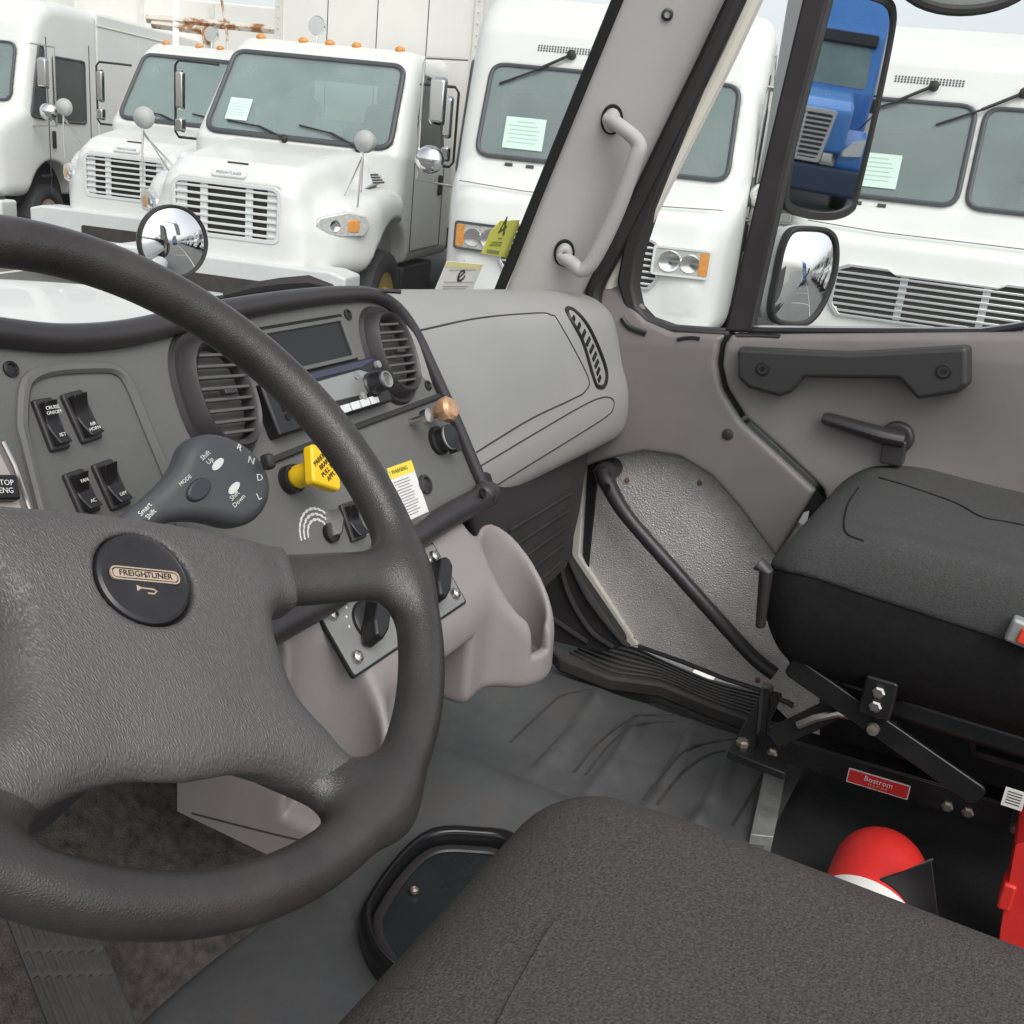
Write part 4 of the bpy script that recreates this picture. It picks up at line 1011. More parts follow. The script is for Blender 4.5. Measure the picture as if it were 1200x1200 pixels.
def climate_knob(sx):
    f = pc_.at(sx, 0)
    d_ = obj('climate_knob', MB().lathe([(.024, .002), (.023, .006), (.020, .008), (.001, .009)], f, 30), m_black, pl)
    r = f.rot(radians(38))
    obj('knob_grip', MB().prism(rpoly([(-.036, -.006), (-.018, -.012), (.022, -.011), (.030, -.004), (.030, .004), (.022, .011), (-.018, .012), (-.036, .006)], .004), r, .006, .028, .86), m_black, d_, .003)
    tk = MB()
    for k in range(9):
        a = radians(10+20*k); tk.box((.032*cos(a), .032*sin(a), .0028), (.0012, .0012, .0003), f)
    obj('knob_marks', tk, m_white_ink, pl)
climate_knob(-.058); climate_knob(.075)
for sx in (.0, .022): obj('push_button', MB().prism(rrect(sx, -.018, .008, .008, .002), pc_, 0, .009), m_bezel, pl, .001)
obj('knob_ring_blue', MB().tube([pc_(.012+.026*cos(a), .012+.026*sin(a), .004) for a in np.linspace(.2, 2.2, 10)], .003, 6), mat('blue_scale', (.02, .10, .22), .4), pl)
# beige side of the centre base seen through the wheel
ccon = caster(obj_con)
seam('base_seam', ccon, [(225, 953), (300, 972), (350, 984), (385, 990)], .0012, m_groove, obj_con)
# ------------------------------------------------------------------ steering wheel
Wc = V3(-.515, .439, .766); ty_, yy_ = .791, .037
WnV = V3(sin(yy_)*cos(ty_), -cos(yy_)*cos(ty_), sin(ty_)); WsV = V3(cos(yy_), sin(yy_), 0)
WF = Fr(Wc, WsV, np.cross(WnV, WsV)).rot(radians(-26))
sw = thing('steering_wheel', 'dark leather-grained four-spoke steering wheel turned slightly to the right', 'steering wheel', Wc)
def rim_f(P):
    x, y, z = P[..., 0], P[..., 1], P[..., 2]; ax_ = np.abs(x); Q = np.stack([ax_, y, z*1.35], -1)
    d = np.hypot(np.hypot(x, y)-.2126, z)-.0163
    sp = sd_cap(Q, (.08, -.012, -.034), (.2, -.005, -.003), .0185)*.85
    lo = sd_cap(Q, (.070, -.130, -.030), (.132, -.172, -.008), .0190)*.85
    d = smin(d, smin(sp, lo, .01), .024)
    hub = ext(np.hypot(x, (y+.03)*1.05)-.05, z+.085, .03, .01)
    return smin(d, hub, .02)
link('rim', sdf_mesh(lambda P: rim_f(P), (-.24, -.24, -.12), (.24, .24, .035), .0034, WF), m_rim, sw)
padp = rpoly([(-.088, -.012), (-.080, .003), (-.04, .010), (0, .012), (.04, .010), (.080, .003), (.088, -.012), (.084, -.06), (.088, -.10), (.099, -.126), (.072, -.143), (0, -.150), (-.072, -.143), (-.099, -.126), (-.088, -.10), (-.084, -.06)], .006)
def pad_f(P):
    x, y, z = P[..., 0], P[..., 1], P[..., 2]
    fl_ = .26*np.clip(-.004-z, 0, .06)*np.clip((np.abs(x)-.05)/.04, 0, 1)
    dz = np.clip(-.008-z, 0, .08); P2 = np.stack([x, y-.62*dz*np.clip((-.03-y)/.06, 0, 1)], -1)
    d2 = sd_poly(P2, padp)-fl_
    wing = np.maximum(np.abs(x)-.114+.36*np.clip(np.abs(y+.012)-.010, 0, 1), np.abs(y+.011)-.0225)
    z1 = -.004+.010*(1-(x/.1)**2)*(1-((y+.075)/.09)**2)
    d = smax(d2, np.maximum(z-z1, -z-.068), .018)
    wg = smax(wing, np.abs(z+.0215)-.0185, .014)
    d = smin(d, wg, .016)
    lowc = sd_cap(np.stack([np.abs(x), y, z*1.35], -1), (.066, -.122, -.030), (.108, -.153, -.018), .0195)*.85
    d = smin(d, lowc, .026)
    cup = np.maximum(np.hypot(x+.008, y+.032)-.0305, -(z+.006))
    return smax(d, -cup, .003)
pad = link('hub_pad', sdf_mesh(pad_f, (-.15, -.19, -.075), (.15, .03, .05), .0028, WF), m_wheel, sw)
hf = WF.at(-.009, -.032, -.0205)
hb_ = obj('horn_button', MB().lathe([(.0294, .010), (.0294, .022), (.0284, .0245), (.0265, .0255), (.0255, .0250), (.012, .0262), (.001, .0265)], hf, 48), m_horn, sw)
ef = hf.at(0, .001, .0262)
obj('emblem_oval', MB().ring(rpoly([(-.0215, -.0042), (.0215, -.0042), (.0215, .0042), (-.0215, .0042)], .0042), rpoly([(-.0207, -.0034), (.0207, -.0034), (.0207, .0034), (-.0207, .0034)], .0034), ef, -.001, .0005), m_gold, hb_)
obj('emblem_fill', MB().prism(rpoly([(-.0198, -.0026), (.0198, -.0026), (.0198, .0026), (-.0198, .0026)], .0026), ef, -.001, .0003), m_gold, hb_)
text('emblem_text', 'FREIGHTLINER', ef, .0052, m_horn, hb_, .0005, .0002, sx=.98)
hs_ = MB().prism(rpoly([(-.0065, .0015), (-.0065, -.0008), (.004, -.0012), (.004, -.0035), (-.001, -.0035), (-.001, -.0025), (.003, -.0025), (.003, -.002), (-.002, -.002), (-.002, -.004), (.0055, -.0042), (.0055, .0012), (-.002, .0008)], .0005), ef.at(0, -.009), -.001, .0004)
obj('horn_symbol', MB().tube([ef(-.0052, -.0085, .0002), ef(.003, -.0090, .0002), ef(.0048, -.0102, .0002), ef(.003, -.0118, .0002), ef(-.001, -.0116, .0002)], .00055, 6).prism([(-.0072, -.0070), (-.0072, -.0108), (-.0048, -.0092), (-.0048, -.0080)], ef, -.001, .0004), m_gold, hb_)
cwp = caster(pad)
col_ = thing('steering_column', 'black steering column shroud behind the wheel', 'steering column', Wc-WnV*.2)
obj('shroud', MB().tube([Wc-WnV*.10-WF.t*.05, Wc-WnV*.20-WF.t*.05, V3(-.53, .66, .50)], [.052, .06, .07], 20), m_bezel, col_)
# ------------------------------------------------------------------ shift lever
sv = thing('shift_lever', 'dark grey paddle shaped gear lever with white lettering right of the wheel', 'gear lever', PD(255, 565, .86))
SF_ = Fr(PD(255, 565, .86), D_.s*.97-V3(0, .22, 0), V3(0, .42, .9))
so2 = [SF_.px(*p) for p in ((120, 628), (158, 598), (195, 566), (214, 542), (224, 519), (240, 508), (262, 508), (288, 520), (306, 538), (317, 562), (316, 588), (303, 608), (282, 616), (242, 608), (200, 612), (150, 640))]
so2 = spline([np.array(p) for p in so2], 3, True)
def lever_f(P): return ext(sd_poly(P[..., :2], so2), P[..., 2]+.016, .017+.004*np.clip(P[..., 0]/.05, -1, 1), .012)
lo_ = np.min(np.array(so2), 0)-.01; hi_ = np.max(np.array(so2), 0)+.01
lv = link('lever_body', sdf_mesh(lever_f, (lo_[0], lo_[1], -.05), (hi_[0], hi_[1], .02), .0024, SF_), mat('lever_grey', (.072, .074, .080), .45, bump=GRAIN), sv)
cl = caster(lv)
def on(c, px, py, s=None, t=None):
    h = c(px, py); s = SF_.s if s is None else s
    return Fr(h[0], s-h[1]*(s@h[1]), np.cross(h[1], s))
rot_ = radians(-18)
for p, l, a in (((280, 525), 'R', -45), ((294, 540), 'N', -30), ((304, 560), 'D', -10), ((303, 582), 'L', 10)):
    h = cl(*p)
    if h is not None: text('gear_letter', l, on(cl, *p).rot(radians(a)), .0085, m_white_ink, lv, .0006, .0003)
for p in ((255, 544), (274, 572)):
    h = cl(*p)
    if h is not None: obj('label_oval', MB().prism(ell(0, 0, .0068, .0032), on(cl, *p).rot(.55), 0, .0008), m_white_ink, lv); 
for p, l in (((243, 537), 'Shift\nUp'), ((277, 584), 'Shift\nDown'), ((173, 600), 'Smart\nShift')):
    h = cl(*p)
    if h is not None: text('lever_text', l, on(cl, *p).rot(.5), .0058, m_white_ink, lv, .0006, .0002)
if cl(232, 574) is not None:
    f = on(cl, 232, 574).rot(.45)
    obj('mode_button', MB().prism(ell(0, 0, .0135, .0085), f, -.002, .0035, .85), mat('button_grey', (.04, .043, .052), .4), lv, .001)
    text('button_text', 'MODE', f.at(-.004, .0125), .0045, m_white_ink, lv, .0006, .0002)
obj('lever_tip', MB().box((0, 0, 0), (.004, .007, .006), Fr(PD(314, 541, .885), SF_.s, SF_.t)), m_bezel, lv, .003)
# ------------------------------------------------------------------ accelerator pedal
pe = thing('accelerator_pedal', 'long black ribbed accelerator pedal below the steering wheel', 'pedal', (-.36, .68, .1))
pdf = Fr((-.345, .69, .17), (1, -.45, 0), (.0, .55, .85))
pq = [pdf.px(*p) for p in ((0, 1055), (100, 1058), (172, 1225), (70, 1235))]
obj('pedal_pad', MB().prism(rpoly(pq, .006), pdf, -.014, 0), m_rubber2, pe, .003)
for k in range(8):
    u = (k+.5)/8; a = (1-u)*np.array(pq[0])+u*np.array(pq[1]); b = (1-u)*np.array(pq[3])+u*np.array(pq[2])
    for v0, v1 in ((.0, .30), (.34, .46), (.50, .98)):
        p0, p1 = a+(b-a)*v0, a+(b-a)*v1; obj('pedal_rib', MB().tube([pdf(*p0, .001), pdf(*p1, .001)], .0028, 6), m_rubber2, pe)
# ------------------------------------------------------------------ passenger door
door = thing('passenger_door', 'grey passenger door with black pull handle, window crank and silver kick plate', 'truck door', (.95, .3, .05))
XD = .93
DF = Fr((XD, 0, 0), (0, -1, 0), (0, 0, 1))
def dq_(pts, X=XD): return [(-PX(x, y, X)[1], PX(x, y, X)[2]) for x, y in pts]
front_p = rpoly(dq_(((668, 430), (694, 352), (704, 336), (742, 334), (745, 352), (760, 374), (790, 388), (853, 391), (846, 402), (843, 425), (849, 455), (872, 492), (958, 572), (912, 650), (868, 590), (838, 556), (800, 533), (760, 527), (716, 536), (640, 560))), [0, .01, .012, .012, .02, .02, .03, .004, .01, .03, .05, .02, .004, .004, .03, .03, .03, .03, .03, 0])
main_p = rpoly(dq_(((859, 392), (853, 402), (850, 426), (856, 452), (878, 488), (966, 572), (1010, 700), (1300, 760), (1420, 400), (1200, 389))), [.004, .01, .03, .05, .02, .004, .01, .01, .02, .01])
def slab(poly, lo_h, hi_h, cutter=None):
    def f(P):
        d = ext(sd_poly(P[..., :2], poly), P[..., 2]+.0, .028, .009)
        ledge = P[..., 2]-(.028-.30*np.clip(P[..., 1]-(.722-.12*P[..., 0]*-1*0 + .125*(P[..., 0]+.5)), -.02, .1)-.004)
        d = smax(d, ledge, .02)
        if cutter is not None: d = smax(d, -cutter(P), .03)
        return d
    a = np.array(poly); return sdf_mesh(f, (*(a.min(0)-.01), -.04), (*(a.max(0)+.01), .04), .0042, DF, proj=1)
crk = dq_(((1040, 506),))[0]
def scoop(P):
    x, y, z = P[..., 0]-crk[0]-.0, P[..., 1]-crk[1]-.005, P[..., 2]-.036
    return (np.sqrt((x/.135)**2+(y/.100)**2+(z/.036)**2)-1)*.03
fp_o = link('front_trim', slab(front_p, 0, 0), m_door, door)
mp_o = link('main_trim', slab(main_p, 0, 0, scoop), m_door, door)
obj('trim_gap', MB().prism(dq_(((835, 392), (870, 392), (870, 490), (975, 590), (940, 600), (835, 470))), DF, -.03, .008), m_hole, door)
cdr = caster(fp_o, mp_o)
def ondoor(px, py):
    h = cdr(px, py); return Fr(h[0], V3(0, -1, 0)-h[1]*(V3(0, -1, 0)@h[1]), np.cross(h[1], V3(0, -1, 0)))
f = ondoor(853, 509); obj('trim_plug', MB().lathe([(.0105, 0), (.010, .003), (.006, .0045), (.001, .005)], f, 20), m_bezel, door)
# slots on the sill
for pts, w_ in ((((729, 373), (738, 384), (757, 391)), .0045), (((794, 398), (807, 396), (820, 397)), .003), (((864, 394), (890, 394), (914, 395)), .0035)):
    hh = [cdr(*p) for p in spline([np.array(p, float) for p in pts], 5)]
    hh = [h for h in hh if h is not None]
    if len(hh) > 3:
        o_ = obj('sill_vent', MB().tube([h[0]+h[1]*.0005 for h in hh], w_*1.25, 10), m_bezel, door)
        obj('vent_slot', MB().tube([h[0]+h[1]*(w_*.75) for h in hh], w_*.75, 8), m_hole, o_)
# pull handle
HF = Fr((XD-.026, 0, 0), (0, -1, 0), (0, 0, 1))
hp = [HF.px(*p) for p in ((866, 405), (930, 408), (1000, 411), (1068, 407), (1140, 403), (1140, 448), (1128, 458), (1080, 466), (1068, 452), (1058, 441), (1000, 441), (945, 440), (930, 458), (916, 463), (878, 452), (866, 440))]
hp = rpoly(hp, .010)
ph = obj('pull_handle', MB().prism(hp, HF, -.004, .030, .97), m_handle if False else mat('handle_black', (.034, .033, .034), .42, bump=GRAIN), door, .009, 4)
for p in ((894, 432), (1106, 435)):
    f = HF.at(*HF.px(*p, .030), .030)
    obj('handle_bolt', MB().lathe([(.0125, -.001), (.0125, .0015), (.010, .002), (.009, -.003), (.005, -.003), (.0045, .001), (.001, .001)], f, 22), m_black, ph)
# window crank / latch lever
f = ondoor(1052, 512)
cr = obj('inside_latch', MB().lathe([(.028, -.004), (.028, .010), (.024, .014), (.004, .015)], f, 26).prism(rpoly([(-.016, -.044), (.020, -.044), (.020, .0), (-.016, .0)], .005), f, .0, .030), m_bezel, door, .002)
obj('latch_lever', MB().tube([f(.012, .002, .022), f(-.02, .003, .030), f(-.115, .012, .036), f(-.122, .0125, .036)], [.021, .020, .016, .012], 14, flat=.72), m_bezel, cr)
# silver kick plate, cream door edge, black hold bar
KF = Fr((.955, 0, 0), (0, -1, 0), (0, 0, 1))
kpz = [KF.px(*p) for p in ((676, 545), (700, 520), (780, 510), (860, 530), (960, 640), (960, 880), (890, 810), (742, 756), (696, 690), (672, 652))]
kick = obj('kick_plate', MB().prism(kpz, KF, -.012, .0), m_kick, door, .002)
obj('door_edge', MB().prism([KF.px(*p) for p in ((680, 540), (688, 540), (681, 650), (749, 755), (740, 757), (670, 656))], KF, -.02, .008), m_edge, door, .003)
obj('edge_strip', MB().prism([KF.px(*p) for p in ((689, 540), (703, 540), (697, 600), (690, 668), (683, 650))], KF, -.01, .003), m_bezel, door, .002)
obj('edge_strip', MB().tube([KF(*KF.px(*p), .002) for p in ((749, 757), (800, 775), (850, 795), (890, 808), (930, 826))], .005, 8), m_bezel, door)
for p in ((688, 668), (742, 748), (820, 566), (735, 563), (888, 797)):
    obj('rivet', MB().lathe([(.0055, 0), (.005, .003), (.001, .0045)], KF.at(*KF.px(*p)), 12), mat('rusty_rivet', (.22, .12, .08), .6), kick) if True else 0
BFp = [(706, 548), (712, 566), (735, 605), (790, 668), (850, 735), (885, 772), (908, 790)]
bpth = spline([KF(*KF.px(*p, .045), .045) for p in BFp], 5); n_ = len(bpth)
hb2 = obj('hold_bar', MB().tube(bpth, [.020-.006*min(1, i/(n_*.35)) for i in range(n_)], 14), m_bezel, door)
obj('bar_foot', MB().lathe([(.021, -.045), (.020, .0), (.018, .010), (.001, .014)], Fr(KF(*KF.px(708, 553, .045), .045), (0, -1, 0), (0, 0, 1)), 20), m_bezel, hb2)
obj('bar_bolt', MB().lathe([(.008, 0), (.008, .003), (.001, .003)], Fr(bpth[6]+V3(-.018, 0, .006), (0, -1, .3), (.3, 0, 1)), 14), m_black, hb2)
# window frame and panes
GF = Fr((.945, 0, 0), (0, -1, 0), (0, 0, 1))
def gq_(*pts): return [GF.px(*p) for p in pts]
obj('window_frame', MB().prism(gq_((815, -60), (895, -60), (878, 0), (838, 82), (770, 245), (752, 300), (747, 335), (752, 358), (765, 372), (790, 381), (860, 386), (858, 396), (786, 393), (757, 383), (738, 362), (728, 330), (735, 290), (760, 210), (812, 85), (845, 0)), GF, -.02, .025), m_seal, door, .006)
obj('window_divider', MB().prism(gq_((960, -60), (991, -60), (974, 0), (930, 172), (882, 388), (853, 388), (905, 165), (944, 0)), GF, -.022, .022), m_seal, door, .005)
obj('sill_seal', MB().tube([GF(*GF.px(*p), .006) for p in ((878, 387), (1000, 388), (1150, 389), (1180, 385), (1260, 372))], .006, 8), m_black, door)
obj('sill_bright', MB().tube([GF(*GF.px(*p), -.002) for p in ((878, 383), (1000, 385), (1150, 386), (1180, 382), (1260, 368))], .0035, 8), m_steel, door)
GP = Fr((.952, 0, 0), (0, -1, 0), (0, 0, 1))
obj('vent_pane', MB().prism([GP.px(*p) for p in ((880, -40), (960, -40), (865, 390), (770, 388), (742, 350), (742, 320))], GP, -.002, .002), m_glass, door)
obj('door_pane', MB().prism([GP.px(*p) for p in ((980, -40), (1300, -60), (1300, 395), (868, 391))], GP, -.002, .002), m_glass, door)
# ------------------------------------------------------------------ seats
def seat(label, x0, x1, yf, yb, zt, zb, bol, mt, ms, split=None, fdrop=.035, rd=.10, name='cushion'):
    t = thing('truck_seat', label, 'seat', ((x0+x1)/2, (yf+yb)/2, 0))  # a truck seat, bolted to the cab
    cx, cy = (x0+x1)/2, (yf+yb)/2; hx, hy = (x1-x0)/2, (yf-yb)/2
    def f(P):
        x, y, z = P[..., 0]-cx, P[..., 1]-cy, P[..., 2]
        u = np.abs(x)/hx; fr_ = np.clip((y-hy+.16)/.16, 0, 1)
        top = zt-fdrop*fr_**2-.012*np.clip(u-.55, 0, 1)*0+bol*np.clip((u-.62)/.3, 0, 1)**1.5*(1-fr_)-.012*np.cos(x/hx*pi/2)*0
        corner = .05
        q = np.maximum(np.abs(np.stack([x, y], -1))-np.array([hx-.075, hy-.075]), 0)
        d2 = np.linalg.norm(q, axis=-1)+np.minimum(np.maximum(np.abs(x)-hx, np.abs(y)-hy)+.075, 0)-.075
        d2 = d2+.06*np.clip((zt-.10-z)/.12, 0, 1)**2*.8
        return smax(smax(d2, z-top, rd), zb-z, .04)*.9
    lo3, hi3 = (x0-.03, yb-.03, zb-.03), (x1+.03, yf+.03, zt+.09)
    if split is None: return t, link(name, sdf_mesh(f, lo3, hi3, .0075), mt, t), None
    def fu(P): return smax(f(P), split(P), .006)
    def fd(P): return smax(f(P)+.003, -split(P)-.004, .004)
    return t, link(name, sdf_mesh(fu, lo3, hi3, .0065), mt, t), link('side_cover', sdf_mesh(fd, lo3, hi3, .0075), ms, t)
ds, dc, _ = seat('dark grey cloth driver seat cushion nearest the camera', -.735, -.190, .300, -.62, .522, .30, .0, m_fabric, m_fabric, None, .018, .075)
csd = caster(dc)
seam('cushion_seam', csd, [(578, 1215), (600, 1170), (625, 1125), (640, 1098), (652, 1082)], .0022, m_fabric, dc)
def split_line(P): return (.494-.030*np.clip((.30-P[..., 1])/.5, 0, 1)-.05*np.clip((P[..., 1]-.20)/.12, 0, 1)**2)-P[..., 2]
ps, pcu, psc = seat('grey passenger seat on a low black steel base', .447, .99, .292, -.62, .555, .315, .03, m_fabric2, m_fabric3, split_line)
cps = caster(pcu, psc)
seam('cushion_seam', cps, [(1006, 572), (994, 590), (989, 612), (993, 626), (1012, 634)], .0016, m_fabric3, pcu)
seam('cushion_seam', cps, [(1030, 560), (1070, 572), (1120, 590), (1150, 606), (1180, 612), (1230, 622)], .0020, m_fabric3, pcu)
# recline knob, buckle
kbl = obj('slide_lever', MB().tube([V3(.46, .27, .395), PX(898, 668, .44), PX(888, 660, .44)], [.007, .010, .011], 12), m_bezel, ps, .001)
h = cps(1196, 738)
if h is not None:
    bf2 = Fr(h[0]+h[1]*.012, V3(0, -1, -.15), (0, -.15, 1))
    bk = obj('buckle', MB().prism(rrect(.010, 0, .024, .016, .005), bf2, -.016, .006), m_alu, ps, .004)
    obj('release_button', MB().prism(rrect(.015, 0, .016, .0105, .004), bf2, .005, .010), mat('red_button', (.75, .06, .03), .35), bk, .002)
# base: front plate, side rail with bolts and badge, scissor arms
def zp(x, y, z): return PZ(x, y, z)
zr = .13
a0, a1, a2 = zp(853, 878, zr), zp(897, 806, zr), zp(921, 806, zr)
a3 = zp(893, 870, zr)
fpl = obj('base_plate', MB().prism([(p[0], p[1]) for p in (zp(853, 880, zr), zp(896, 806, zr), zp(917, 812, zr), zp(884, 878, zr), zp(922, 890, zr), zp(920, 906, zr))], W, zr-.014, zr), m_frame, ps, .002)
r0, r1 = zp(888, 858, zr+.01), zp(1190, 948, zr+.01)
dr = r1-r0; dr /= np.linalg.norm(dr); RF = Fr(r0, (dr[0], dr[1], 0), (0, 0, 1)); Lr = np.linalg.norm(r1-r0)
rail = obj('base_rail', MB().box((Lr/2, -.018, 0), (Lr/2, .021, .003), RF).box((Lr/2, .0015, -.022), (Lr/2, .003, .022), RF), m_frame, ps, .0015)
for p in ((905, 882), (1110, 944), (1134, 951)):
    q = RF.px(*p, .003); obj('rail_bolt', MB().lathe([(.0095, 0), (.0095, .005), (.006, .008), (.001, .008)], RF.at(q[0], q[1], .003), 6), m_screw, rail)
for p in ((935, 890), (961, 899), (1095, 938)):
    q = RF.px(*p, .003); obj('rail_hole', MB().prism(ell(q[0], q[1], .006, .004), RF, .002, .0038), m_hole, rail)
q = RF.px(1029, 918, .003)
sg = obj('maker_plate', MB().prism(rrect(q[0], q[1], .047, .0125, .002), RF, .002, .0045), m_paper, rail)
obj('plate_field', MB().prism(rrect(q[0], q[1], .0455, .011, .002), RF, .004, .0050), mat('red_label', (.60, .035, .035), .35), sg)
text('plate_name', 'Bostrom', RF.at(q[0], q[1]+.0030), .0125, m_white_ink, sg, .0055, .0002)
text('plate_text', 'S E A T I N G', RF.at(q[0], q[1]-.0058), .0052, mat('pale_red_ink', (.75, .42, .40), .5), sg, .0055, .0002)
for p in ((870, 873), (899, 808), (1192, 975)):
    c = zp(*p, zr); obj('base_bolt', MB().lathe([(.0115, 0), (.0115, .007), (.008, .010), (.001, .010)], Fr(c, (1, 0, 0), (0, 1, 0)), 6), m_screw, fpl)
obj('cross_channel', MB().tube([zp(897, 812, zr+.01), zp(893, 862, zr+.01)], .009, 6), m_frame, ps)
for a, b, xa in (((925, 778), (1150, 935), .50), ((1040, 800), (905, 866), .53)):
    pa, pb = PX(*a, xa), PX(*b, xa)
    d_ = pb-pa; obj('scissor_arm', MB().prism(rpoly([(-.0, -.017), (np.linalg.norm(d_), -.017), (np.linalg.norm(d_), .017), (0, .017)], .012), Fr(pa, d_, np.cross(V3(1, 0, 0), d_)), -.004, .004), m_frame, ps, .002)
pvt = Fr(PX(1030, 815, .485), (0, -1, 0), (0, 0, 1))
pv = obj('pivot_block', MB().prism(rrect(0, 0, .022, .030, .006), pvt, -.02, .012), m_frame, ps, .003)
for yy in (.012, -.010): obj('pivot_bolt', MB().lathe([(.009, .012), (.009, .018), (.006, .020), (.001, .020)], pvt.at(0, yy), 6), m_steel, pv)
obj('pivot_pin', MB().lathe([(.009, .004), (.008, .012), (.001, .013)], Fr(PX(1024, 852, .485), (0, -1, 0), (0, 0, 1)), 14), m_screw, pv)
obj('under_pan', MB().box((.72, -.18, .305), (.20, .34, .02)), m_frame, ps, .01)
obj('slide_bracket', MB().tube([PX(1138, 850, .56), PX(1142, 880, .56), PX(1210, 900, .56)], .010, 6).tube([PX(1138, 850, .56), PX(1165, 872, .56), PX(1210, 885, .56)], .004, 6), m_frame, ps)
obj('front_link', MB().tube([PX(935, 850, .52), PX(955, 842, .52), PX(982, 836, .52), PX(1050, 850, .52)], .006, 8), m_steel, ps)
sgl = Fr(PX(1188, 936, .47), (0, -1, 0), (0, 0, 1)); tg = obj('data_sticker', MB().prism(rrect(0, 0, .013, .014, .001), sgl, 0, .001), m_paper, ps)
l_ = MB()
for k in range(5): l_.box((0, .009-.0042*k, .0012), (.009, .0006, .0003), sgl)
obj('sticker_print', l_, m_black_ink, tg)
# ------------------------------------------------------------------ things on the seat floor
zc = .0
ca = zp(1030, 1010, -.02)
can = thing('fire_extinguisher', 'red round bottle lying behind the driver seat edge', 'extinguisher', ca)
cf_ = Fr((.585, .005, .035), (-.55, -.83, 0), (0, 0, 1))
cA, cB = PZ(1030, 1020, .06), None
axd = V3(.93, -.05, .30); axd /= np.linalg.norm(axd)
sdr = np.cross(V3(0, 0, 1), axd)
CF = Fr(PZ(1031, 1024, .065)-axd*.0, sdr, np.cross(axd, sdr))     # n points along the bottle, domed end up and away
obj('bottle', MB().lathe([(.066, -.16), (.066, -.002)]+[(.066*cos(a), .066*sin(a)) for a in np.linspace(.0, pi/2-.01, 10)], CF, 48), m_red, can)
obj('label_band', MB().lathe([(.0664, -.15), (.0664, -.068)], CF, 48), m_paper, can)
br = thing('black_bracket', 'thin black bracket plate leaning in front of the red bottle', 'bracket', ca)
bq = [PX(*p, .40) for p in ((1013, 1036), (1091, 1008), (1102, 1085), (1060, 1110), (1010, 1070))]
BF2 = Fr(bq[0], bq[1]-bq[0], bq[3]-bq[0])
obj('plate', MB().prism([BF2.px(*p) for p in ((1013, 1036), (1092, 1008), (1102, 1090), (1030, 1110))], BF2, -.003, 0), m_black, br, .001)
obj('bright_edge', MB().tube([BF2(*BF2.px(*p), .001) for p in ((1013, 1035), (1060, 1022), (1093, 1007))], .0016, 6).tube([BF2(*BF2.px(*p), .002) for p in ((1070, 1020), (1082, 1050), (1092, 1085))], .0022, 6), m_steel, br)
cs_ = thing('red_case', 'red plastic case standing at the right edge by the seat', 'case', zp(1185, 1060, 0))
cp0 = Fr(PX(1180, 1060, .43), (0, -1, 0), (0, 0, 1))
obj('case_body', MB().prism(rpoly([cp0.px(*p) for p in ((1190, 990), (1300, 960), (1300, 1190), (1166, 1150), (1172, 1090))], .006), cp0, -.12, 0), m_red, cs_, .006, 3)
obj('case_latch', MB().prism(rrect(*cp0.px(1180, 1050), .008, .020, .004), cp0, -.03, .006), m_red, cs_, .003)
# ------------------------------------------------------------------ mirrors
def aim(M, B, fr_up=(0, 0, 1)):
    d = M-CAM; d /= np.linalg.norm(d); o = B-M; o /= np.linalg.norm(o); n = o-d; n /= np.linalg.norm(n)
    s = np.cross(V3(*fr_up), n); return Fr(M, s, np.cross(n, s))
BLUE = V3(1.95, -17.0, .12)
pm = thing('door_mirror', 'tall black framed passenger mirror reflecting a blue truck', 'mirror', PD(985, 130, 2.3), group=None)
MF = aim(PD(938, 158, 2.3), BLUE)
mq = spline([np.array(MF.px(*p)) for p in ((960, -30), (966, -38), (990, -22), (1020, -10), (1040, -2), (1047, 12), (1045, 40), (1028, 125), (1004, 228), (996, 248), (975, 257), (945, 256), (924, 248), (917, 238), (920, 215), (934, 120))], 4, True)
obj('mirror_glass', MB().prism(shrink(mq, .93), MF, -.01, .004), m_mirror, pm)
obj('mirror_frame', MB().ring(mq, shrink(mq, .93), MF, -.02, .010), m_blackm, pm, .004)
obj('mirror_shell', MB().prism(mq, MF, -.09, -.012), m_smoke, pm, .03, 3)
obj('mirror_arm', MB().tube([MF(.0, .30, -.06), V3(1.15, .42, 1.62), V3(.98, .42, 1.66)], .014, 10), m_blackm, pm)
def convex(poly, fr, h, k=10):
    c = np.mean(np.array(poly), 0); mb = MB()
    rows = [[fr(*(c+(np.array(p)-c)*q), h*(1-q*q)) for p in poly] for q in np.linspace(1, .001, k)]
    return mb.grid(rows, True)
cm = thing('convex_mirror', 'rounded convex mirror just below the tall passenger mirror', 'mirror', PD(940, 325, 2.25))
CM = aim(PD(943, 325, 2.25), V3(3.6, -22, .0))
cq = spline([np.array(CM.px(*p)) for p in ((928, 268), (950, 265), (973, 269), (982, 286), (980, 320), (966, 358), (948, 380), (925, 383), (907, 377), (903, 360), (909, 325), (917, 288))], 5, True)
cqi = shrink(cq, .90)
obj('mirror_glass', convex(cqi, CM, .012), m_mirror, cm, ang=180)
obj('mirror_frame', MB().ring(cq, cqi, CM, -.015, .006), m_blackm, cm, .003)
obj('mirror_shell', MB().prism(cq, CM, -.05, -.010, 1.0).prism([(p[0]-.025, p[1]) for p in shrink(cq, .97)], CM, -.085, -.04, .9), m_smoke, cm, .02, 3)
fm = thing('fender_mirror', 'round convex mirror on the hood of the cab seen above the wheel rim', 'mirror', PD(204, 283, 3.0))
FM = aim(PD(204, 284, 3.0), V3(3.2, -14, -.1))
FM = Fr(FM.o, FM.s, FM.t)
rc = ell(0, 0, .104, .104, 40)
obj('mirror_glass', convex([(p[0]*.94, p[1]*.94) for p in rc], FM, .022, 12), m_mirror, fm, ang=180)
obj('mirror_ring', MB().ring(rc, [(p[0]*.94, p[1]*.94) for p in rc], FM, -.02, .006), m_blackm, fm, .002)
